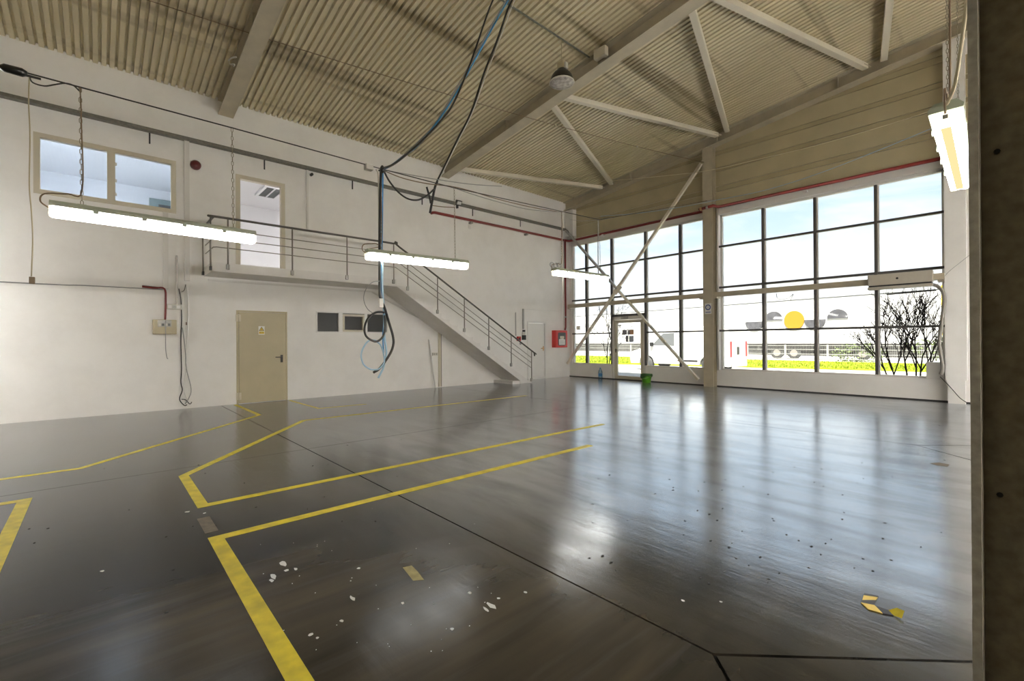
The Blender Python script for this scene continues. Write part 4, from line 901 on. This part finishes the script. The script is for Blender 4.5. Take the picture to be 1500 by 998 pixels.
def blob(m, x, y, rx, ry, n=9, z=.0015):
    ps = []
    for k in range(n):
        a = 2*math.pi*k/n; s = random.uniform(.6, 1.1); ps.append((x+rx*s*math.cos(a), y+ry*s*math.sin(a)))
    m.prism(ps, 'z', .0003, z)
def scrap(lab, poly, mm, cat='scrap'):
    m = MB().prism([tuple(on_z(a, b, 0))[:2] for a, b in poly], 'z', .0006, .002); return tag(m.build('tape_scrap', M[mm]), lab, cat)
scrap('faded yellow tape scrap stuck on the dark floor by the near tape line', [(590,832),(603,829),(612,838),(621,850),(605,851)], 'yellowold')
tag(MB().prism([(-4.40, .575), (-4.40, .66), (-4.02, .66), (-4.02, .575)], 'z', .0005, .0012).build('tape_residue', M['residue']), 'brown glue stain where tape is missing between two corners', 'stain')
hz = thing('hazard_tape', on_z(1285, 885, 0), 'crumpled scrap of yellow and black striped tape on the shiny floor', 'tape')
def hzp(name, poly, mm, z=.003):
    MB().prism([tuple(on_z(a, b, 0))[:2] for a, b in poly], 'z', .0008, z).build(name, M[mm], hz)
M['hzdark'] = mat('striped_tape_dark', (.05, .05, .055), .35); M['hzyel'] = mat('striped_tape_yellow', (.70, .50, .12), .4)
hzp('dark_stripe', [(1266,870),(1287,874),(1286,876),(1265,873)], 'hzdark')
hzp('yellow_stripe', [(1265,873),(1286,876),(1283,880),(1263,880)], 'hzyel')
hzp('dark_stripe', [(1263,880),(1283,880),(1281,888),(1261,884)], 'hzdark')
hzp('yellow_stripe', [(1261,884),(1281,888),(1293,900),(1272,894)], 'hzyel', .005)
hzp('dark_stripe', [(1281,888),(1300,895),(1309,903),(1293,900)], 'hzdark', .005)
m = MB(); A = [on_z(1301, 895, 0), on_z(1309, 903, 0), on_z(1321, 910, 0), on_z(1325, 904, 0), on_z(1314, 897, 0)]
m.add([A[0]+Vector((0,0,.004)), A[1]+Vector((0,0,.004)), A[2]+Vector((0,0,.012)), A[3]+Vector((0,0,.03)), A[4]+Vector((0,0,.022))], [(0,1,2,3,4)]); m.build('curled_end', M['yellow'], hz, fix=False)
scrap('small brown scrap lying on the shiny floor near the column', [(1362,679),(1376,678),(1391,681),(1388,684),(1372,682)], 'residue')
# paint drops and grit: too many to count
m = MB()
for (px, py, a, b) in ((720,888,.05,.018),(712,893,.03,.01),(516,877,.035,.012),(400,845,.045,.018),(415,826,.05,.02),(433,834,.02,.01),(420,836,.016,.016),(688,869,.014,.012),(730,877,.01,.01),(398,851,.03,.012),(455,930,.012,.012),(465,935,.01,.01),(662,922,.012,.01),(500,910,.014,.01),(1056,882,.012,.01),(1000,880,.012,.01),(150,837,.016,.014),(275,750,.02,.02),(590,884,.012,.01),(525,833,.012,.012),(300,752,.012,.012),(770,868,.014,.01)):
    p = on_z(px, py, 0); blob(m, p.x, p.y, a, b)
for k in range(40):
    p = on_z(random.uniform(380, 720), random.uniform(740, 960), 0); blob(m, p.x, p.y, random.uniform(.002, .0045), random.uniform(.002, .0045), 6)
tag(m.build('paint_spots', M['paint']), 'white paint drops spattered on the dark floor', 'paint', kind='stuff')
m = MB()
for k in range(110):
    p = on_z(random.uniform(860, 1400), random.uniform(590, 860), 0); blob(m, p.x, p.y, random.uniform(.003, .011), random.uniform(.004, .018), 6, .002)
for k in range(30):
    p = on_z(random.uniform(40, 600), random.uniform(640, 900), 0); blob(m, p.x, p.y, random.uniform(.004, .012), random.uniform(.004, .012), 6, .002)
tag(m.build('floor_grit', M['dirt']), 'dark grit and scuffs scattered on the floor', 'dirt', kind='stuff')

bk = thing('bucket', (-8.34, 13.55, 0), 'green bucket with dark cloth over its rim by the low window wall', 'bucket')
MB().lathe([(.13, .003), (.135, .01), (.175, .27), (.185, .275), (.185, .29), (.17, .29), (.165, .27), (.12, .02)], (-8.34, 13.55, 0), 22).build('bucket_body', M['green'], bk)
m = MB(); pts = []
n = 22
for k in range(n):
    a = 2*math.pi*k/n; pts.append((-8.34+.19*math.cos(a), 13.55+.19*math.sin(a), .292+.01*math.sin(3*a)))
low = [(-8.34+.20*math.cos(2*math.pi*k/n), 13.55+.20*math.sin(2*math.pi*k/n), .20+.05*math.sin(2.3*2*math.pi*k/n+1)) for k in range(n)]
m.add(pts+low+[(-8.34, 13.55, .31)], [(k, (k+1) % n, n+(k+1) % n, n+k) for k in range(n)] + [(k, (k+1) % n, 2*n) for k in range(n)], True); m.build('cloth', M['greend'], bk)
MB().tube(catm([(-8.52, 13.55, .27), (-8.50, 13.45, .2), (-8.34, 13.37, .15), (-8.18, 13.45, .2), (-8.16, 13.55, .27)], 5), .004, 6).build('bucket_handle', M['greysteel'], bk)
wb = thing('water_bottle', (-10.42, 13.80, 0), 'clear blue plastic water bottle on the floor by the low wall', 'bottle')
MB().lathe([(.06, .003), (.075, .02), (.075, .24), (.06, .30), (.025, .36), (.025, .38)], (-10.42, 13.80, 0), 16).build('bottle_body', M['water'], wb)
MB().lathe([(.0765, .09), (.0765, .20)], (-10.42, 13.80, 0), 16).build('bottle_label', M['waterd'], wb)
MB().lathe([(.028, .38), (.028, .41)], (-10.42, 13.80, 0), 12).build('bottle_cap', M['waterd'], wb)

# ------------------------------------------------------------------ outside
GZ = -.10
tag(MB().box(-90, YF-60, GZ-.3, 70, 90, GZ).build('ground', M['asphalt']), kind='structure')
def strip(poly, z, name, mm): return MB().prism(poly, 'z', GZ, z).build(name, mm)
gr = tag(strip([(-34, 23.5), (-17, 24.6), (-8.6, 26.6), (5, 29.4), (5, 36), (-40, 36), (-48, 24)], GZ+.06, 'lawn', M['grass']), kind='structure')
m = MB()
for k in range(5200):
    x = random.uniform(-30, 4); y0_ = 26.8+.20*(x+8.6); y = max(24.8, y0_) + (random.random()**1.6)*(35.5-max(24.8, y0_)); h = random.uniform(.05, .16); a = random.uniform(0, 6.28); w_ = .03
    dx, dy = math.cos(a)*w_, math.sin(a)*w_
    m.add([(x-dx, y-dy, GZ+.05), (x+dx, y+dy, GZ+.05), (x+random.uniform(-.06, .06), y+random.uniform(-.06, .06), GZ+.05+h)], [(0, 1, 2)])
tag(m.build('grass', M['grassb'], fix=False), 'bright spring grass on the strip before the fence', 'grass', kind='stuff')
# fence
YFE = 37.0
fe = thing('fence', (-12, YFE, GZ), 'low white mesh fence along the grass strip', 'fence')
post_x = [-40+2.6*i for i in range(19)]
for x in post_x: MB().box(x-.05, YFE-.04, GZ, x+.05, YFE+.04, 1.05).build('fence_post', M['fence'], fe)
for i in range(len(post_x)-1):
    m = MB(); xa, xb_ = post_x[i]+.05, post_x[i+1]-.05
    for z in (.05, .38, .70, .98): m.box(xa, YFE-.012, z, xb_, YFE+.012, z+.03)
    for k in range(26): xx = xa+(k+.5)*(xb_-xa)/26; m.box(xx-.005, YFE-.004, .0, xx+.005, YFE+.004, 1.02)
    m.build('mesh_panel', M['fence'], fe)
# warehouse opposite
A = Vector((-70, 62, GZ)); B = None
wdir = Vector((1, -.16, 0)).normalized(); wn = Vector((wdir.y, -wdir.x, 0))
W0 = Vector((-4.2, 48.0, GZ))
wa = thing('warehouse', W0, 'long white warehouse with yellow disc and grey half discs across the road', 'building')
def wpt(u, z, off=0): return W0 + wdir*u + wn*(-off if False else off) + Vector((0, 0, z-GZ))
def wbox(u0, u1, z0, z1, d0, d1, name, mm):
    m = MB(); vs = [wpt(u, z, dd) for z in (z0, z1) for u, dd in ((u0, d0), (u1, d0), (u1, d1), (u0, d1))]
    m.add(vs, [(0,3,2,1),(4,5,6,7),(0,1,5,4),(1,2,6,5),(2,3,7,6),(3,0,4,7)]); return m.build(name, mm, wa)
if wn.y > 0: wn = -wn
WT = 5.25
wbox(-75, 3.2, GZ, WT, -.3, -14, 'warehouse_body', M['wh'])
u = -75
while u < 3.0:
    wbox(u+.015, min(u+6.0, 3.2)-.015, GZ+.9, WT-.05, 0, -.29, 'wall_panel', M['wh']); u += 6.0
wbox(-75, 3.3, GZ, 1.05, .12, -.2, 'dark_plinth', M['plinth'])
wbox(-75, 3.3, WT, WT+.35, .06, -14, 'roof_edge', M['whroof'])
def wpix(px, py):
    v = ray(px, py); t = ((W0-CAM0).dot(wn))/v.dot(wn); p = CAM0+v*t; return (p-W0).dot(wdir), p.z
def disc(pxs, name, mm, half=None):
    (pa, pb, pyc) = pxs; ua, z0 = wpix(pa, pyc); ub, _ = wpix(pb, pyc); uc, r_ = (ua+ub)/2, (ub-ua)/2; z0 = wpix((pa+pb)/2, pyc)[1]
    n = 28; a0, a1 = {None: (0, 2*math.pi), 'up': (0, math.pi), 'down': (math.pi, 2*math.pi)}[half]
    pts = [(uc+r_*math.cos(a0+(a1-a0)*k/n), z0+r_*math.sin(a0+(a1-a0)*k/n)) for k in range(n if half is None else n+1)]
    k = len(pts); m = MB(); m.add([wpt(u_, z, .02) for u_, z in pts]+[wpt(u_, z, .10) for u_, z in pts], [tuple(range(k)), tuple(range(k, 2*k))[::-1]]+[(i, (i+1) % k, k+(i+1) % k, k+i) for i in range(k)]); m.build(name, mm, wa)
disc((1149, 1178.6, 469.5), 'yellow_disc', M['discy'])
disc((1120.5, 1147, 469.4), 'half_disc', M['discg'], 'up'); disc((1092.6, 1119, 471.6), 'half_disc', M['discg'], 'down')
disc((1179, 1210, 468.4), 'half_disc', M['discg'], 'down'); disc((1212, 1243, 466.6), 'half_disc', M['discg'], 'up')
# yard wall and trailer between fence and warehouse
for i, (x, y) in enumerate(((-19.5, 41.5), (-10.0, 41.0))):
    t = thing('flatbed_trailer', (x, y, GZ), ['grey flatbed trailer behind the fence near the white van', 'grey flatbed trailer behind the fence before the half discs'][i], 'trailer')
    MB().box(x-4.2, y-1.1, .55, x+4.2, y+1.1, .95).build('trailer_bed', M['trailer'], t)
    MB().box(x-4.0, y-1.0, .30, x+4.0, y-.9, .55).build('side_guard', M['trailer'], t)
    for xx in (-2.9, -1.7, 2.6):
        w_ = MB().lathe([(.20, -.13), (.46, -.13), (.48, 0), (.46, .13), (.2, .13)], (x+xx, y-.95, GZ+.48), 18, 'y').build('wheel', M['tyre'], t)
        MB().lathe([(.26, -.02), (.26, .02)], (x+xx, y-1.10, GZ+.48), 14, 'y').build('rim', M['rim'], w_)
def bush(c_, rx, ry, rz_, n, lab, mm='bush', s=.10):
    m = MB()
    for k in range(n):
        a = random.uniform(0, 6.28); t = random.uniform(-1, 1); q = math.sqrt(1-t*t); rr = random.uniform(.6, 1)
        p = Vector((c_[0]+rx*rr*q*math.cos(a), c_[1]+ry*rr*q*math.sin(a), max(GZ+.02, c_[2]+rz_*rr*t)))
        u_ = Vector((random.uniform(-1,1), random.uniform(-1,1), random.uniform(-1,1))).normalized()*s; v_ = u_.cross(Vector((random.uniform(-1,1), random.uniform(-1,1), 1))).normalized()*s*.6
        m.add([p-u_, p+v_, p+u_, p-v_], [(0,1,2,3)])
    return tag(m.build('hedge_bush', M[mm], fix=False), lab, 'bush')
bush((-7.4, 38.3, .4), 1.6, .7, .8, 420, 'rounded green bush behind the fence near the bare shrub')
bush((-2.6, 39.4, .8), 2.6, .8, .9, 520, 'olive hedge behind the bare shrub')
bush((-9.6, 19.9, GZ+.10), .9, .35, .22, 260, 'low grey green shrub behind the white van tail', s=.06)
sb = thing('yellow_sign', (-2.6, 31.5, GZ), 'yellow roadside board beyond the end of the window', 'sign')
a = on_y(1379, 455, 31.5); MB().box(a.x, 31.45, 1.6, a.x+.9, 31.55, 4.1).build('sign_board', M['signpost'], sb)
MB().box(a.x+.4, 31.5, GZ, a.x+.5, 31.6, 1.6).build('sign_post', M['greysteel'], sb)
# van
vx0, vx1, vy0, vy1 = -13.6, -8.55, 20.6, 22.5
vn = thing('van', ((vx0+vx1)/2, 21.5, GZ), 'white delivery van parked outside behind the glass door', 'van')
def arch(cx, r_): return [(cx+r_*math.cos(math.pi-math.pi*k/10), GZ+.36+r_*math.sin(math.pi-math.pi*k/10)) for k in range(11)]
body = [(vx0, GZ+.35), (vx0-.05, GZ+.62), (vx0+.05, GZ+.95), (vx0+.95, GZ+1.22), (vx0+1.75, GZ+1.98), (vx0+2.3, GZ+2.12), (vx1-.2, GZ+2.15), (vx1, GZ+2.02), (vx1+.02, GZ+.45), (vx1-.03, GZ+.30)]
bot = [p for p in arch(vx1-.95, .42)[::-1]] + [p for p in arch(vx0+.92, .42)[::-1]]
MB().prism(body+bot, 'y', vy0, vy1).build('van_body', M['van'], vn, .04)
MB().prism([(vx0+1.25, GZ+1.28), (vx0+1.85, GZ+1.85), (vx0+2.45, GZ+1.88), (vx0+2.45, GZ+1.25)], 'y', vy0-.012, vy0+.01).build('side_window', M['vanglass'], vn)
MB().prism([(vx0+1.0, GZ+1.24), (vx0+1.74, GZ+1.93)], 'y', vy0+.15, vy1-.15) if False else None
m = MB(); m.add([(vx0+.93, vy0+.2, GZ+1.27), (vx0+.93, vy1-.2, GZ+1.27), (vx0+1.68, vy1-.25, GZ+1.96), (vx0+1.68, vy0+.25, GZ+1.96)], [(0,1,2,3)]); m.build('windscreen', M['vanglass'], vn)
MB().box(vx0-.03, vy0+.02, GZ+.70, vx0+.22, vy0+.30, GZ+.90).build('headlamp', M['vanglass'], vn, .02)
MB().box(vx0+1.2, vy0-.16, GZ+1.22, vx0+1.34, vy0-.01, GZ+1.42).build('mirror', M['black'], vn, .02)
MB().box(vx0+2.6, vy0-.012, GZ+.50, vx1-1.45, vy0, GZ+.58).build('side_strip', M['trailer'], vn)
MB().box(vx0+2.55, vy0-.006, GZ+.45, vx0+2.57, vy0, GZ+2.0).build('door_seam', M['trailer'], vn)
for cx in (vx0+.92, vx1-.95):
    for y in (vy0+.02, vy1-.24):
        w_ = MB().lathe([(.17, 0), (.32, 0), (.345, .05), (.345, .17), (.32, .22), (.17, .22)], (cx, y, GZ+.345), 22, 'y').build('wheel', M['tyre'], vn)
        MB().lathe([(.19, .015), (.19, .2)], (cx, y-.005, GZ+.345), 16, 'y').build('rim', M['rim'], w_)
for y in (vy0+.03, vy1-.18): MB().box(vx1, y, GZ+.75, vx1+.035, y+.15, GZ+1.45).build('tail_lamp', M['taillight'], vn, .01)
MB().box(vx1, vy0+.2, GZ+.30, vx1+.10, vy1-.2, GZ+.45).build('rear_bumper', M['greyc'], vn, .02)
MB().box(vx1+.015, vy0+.75, GZ+.85, vx1+.03, vy0+.98, GZ+1.20).build('rear_handle', M['black'], vn)
MB().box(vx1+.015, vy0+.65, GZ+.55, vx1+.03, vy0+1.15, GZ+.68).build('number_plate', M['paper'], vn)
# bare shrubs
def shrub(lab, base, hts, spread, seed, leafn):
    rnd = random.Random(seed); t = thing('bare_shrub', base, lab, 'shrub'); m = MB(); lm = MB(); tips = []
    def grow(p, d, L_, r_, lev):
        q = p + d*L_; mid = p.lerp(q, .5) + Vector((rnd.uniform(-.04, .04), rnd.uniform(-.04, .04), 0))*L_
        m.tube([p, mid, q], [r_, r_*.9, r_*.75], 5)
        if lev >= 3: tips.append((p, q))
        if lev == 5: return
        for k in range(3 if lev in (0, 1, 3) else 2):
            a = rnd.uniform(0, 6.28); sp = rnd.uniform(.25, .60)
            nd = (d + Vector((math.cos(a), math.sin(a), rnd.uniform(0, .5)))*sp).normalized()
            grow(q if k == 0 else p.lerp(q, rnd.uniform(.45, .95)), nd, L_*rnd.uniform(.62, .82), r_*.72, lev+1)
    b = Vector(base)
    for (dx, dy, hh) in hts:
        grow(b+Vector((dx, dy, 0)), Vector((dx*spread, dy*spread, 1)).normalized(), hh, .025, 0)
    for k in range(leafn):
        p, q = rnd.choice(tips); c_ = p.lerp(q, rnd.random())+Vector((rnd.uniform(-.03, .03), rnd.uniform(-.03, .03), rnd.uniform(-.02, .02)))
        u_ = Vector((rnd.uniform(-1,1), rnd.uniform(-1,1), rnd.uniform(-1,1))).normalized()*.028; v_ = u_.cross(Vector((rnd.uniform(-1,1), rnd.uniform(-1,1), .7))).normalized()*.016
        lm.add([c_-u_, c_+v_, c_+u_, c_-v_], [(0,1,2,3)])
    m.build('branches', M['bark'], t); o = lm.build('leaves', M['leaf'], t, fix=False); o['kind'] = 'stuff'
shrub('many stemmed bare shrub with a few dry leaves outside the big window', (-2.0, 17.4, GZ), [(-.40, 0, .95), (-.18, .1, 1.05), (.02, -.1, 1.1), (.20, .1, 1.05), (.40, 0, .9), (-.55, .1, .75), (.08, .12, 1.0), (.55, -.1, .75)], .55, 5, 430)
shrub('slim bare young tree outside the corner bay', (-12.6, 17.2, GZ), [(0, 0, 1.1), (.06, .03, .9)], 1.5, 11, 260)
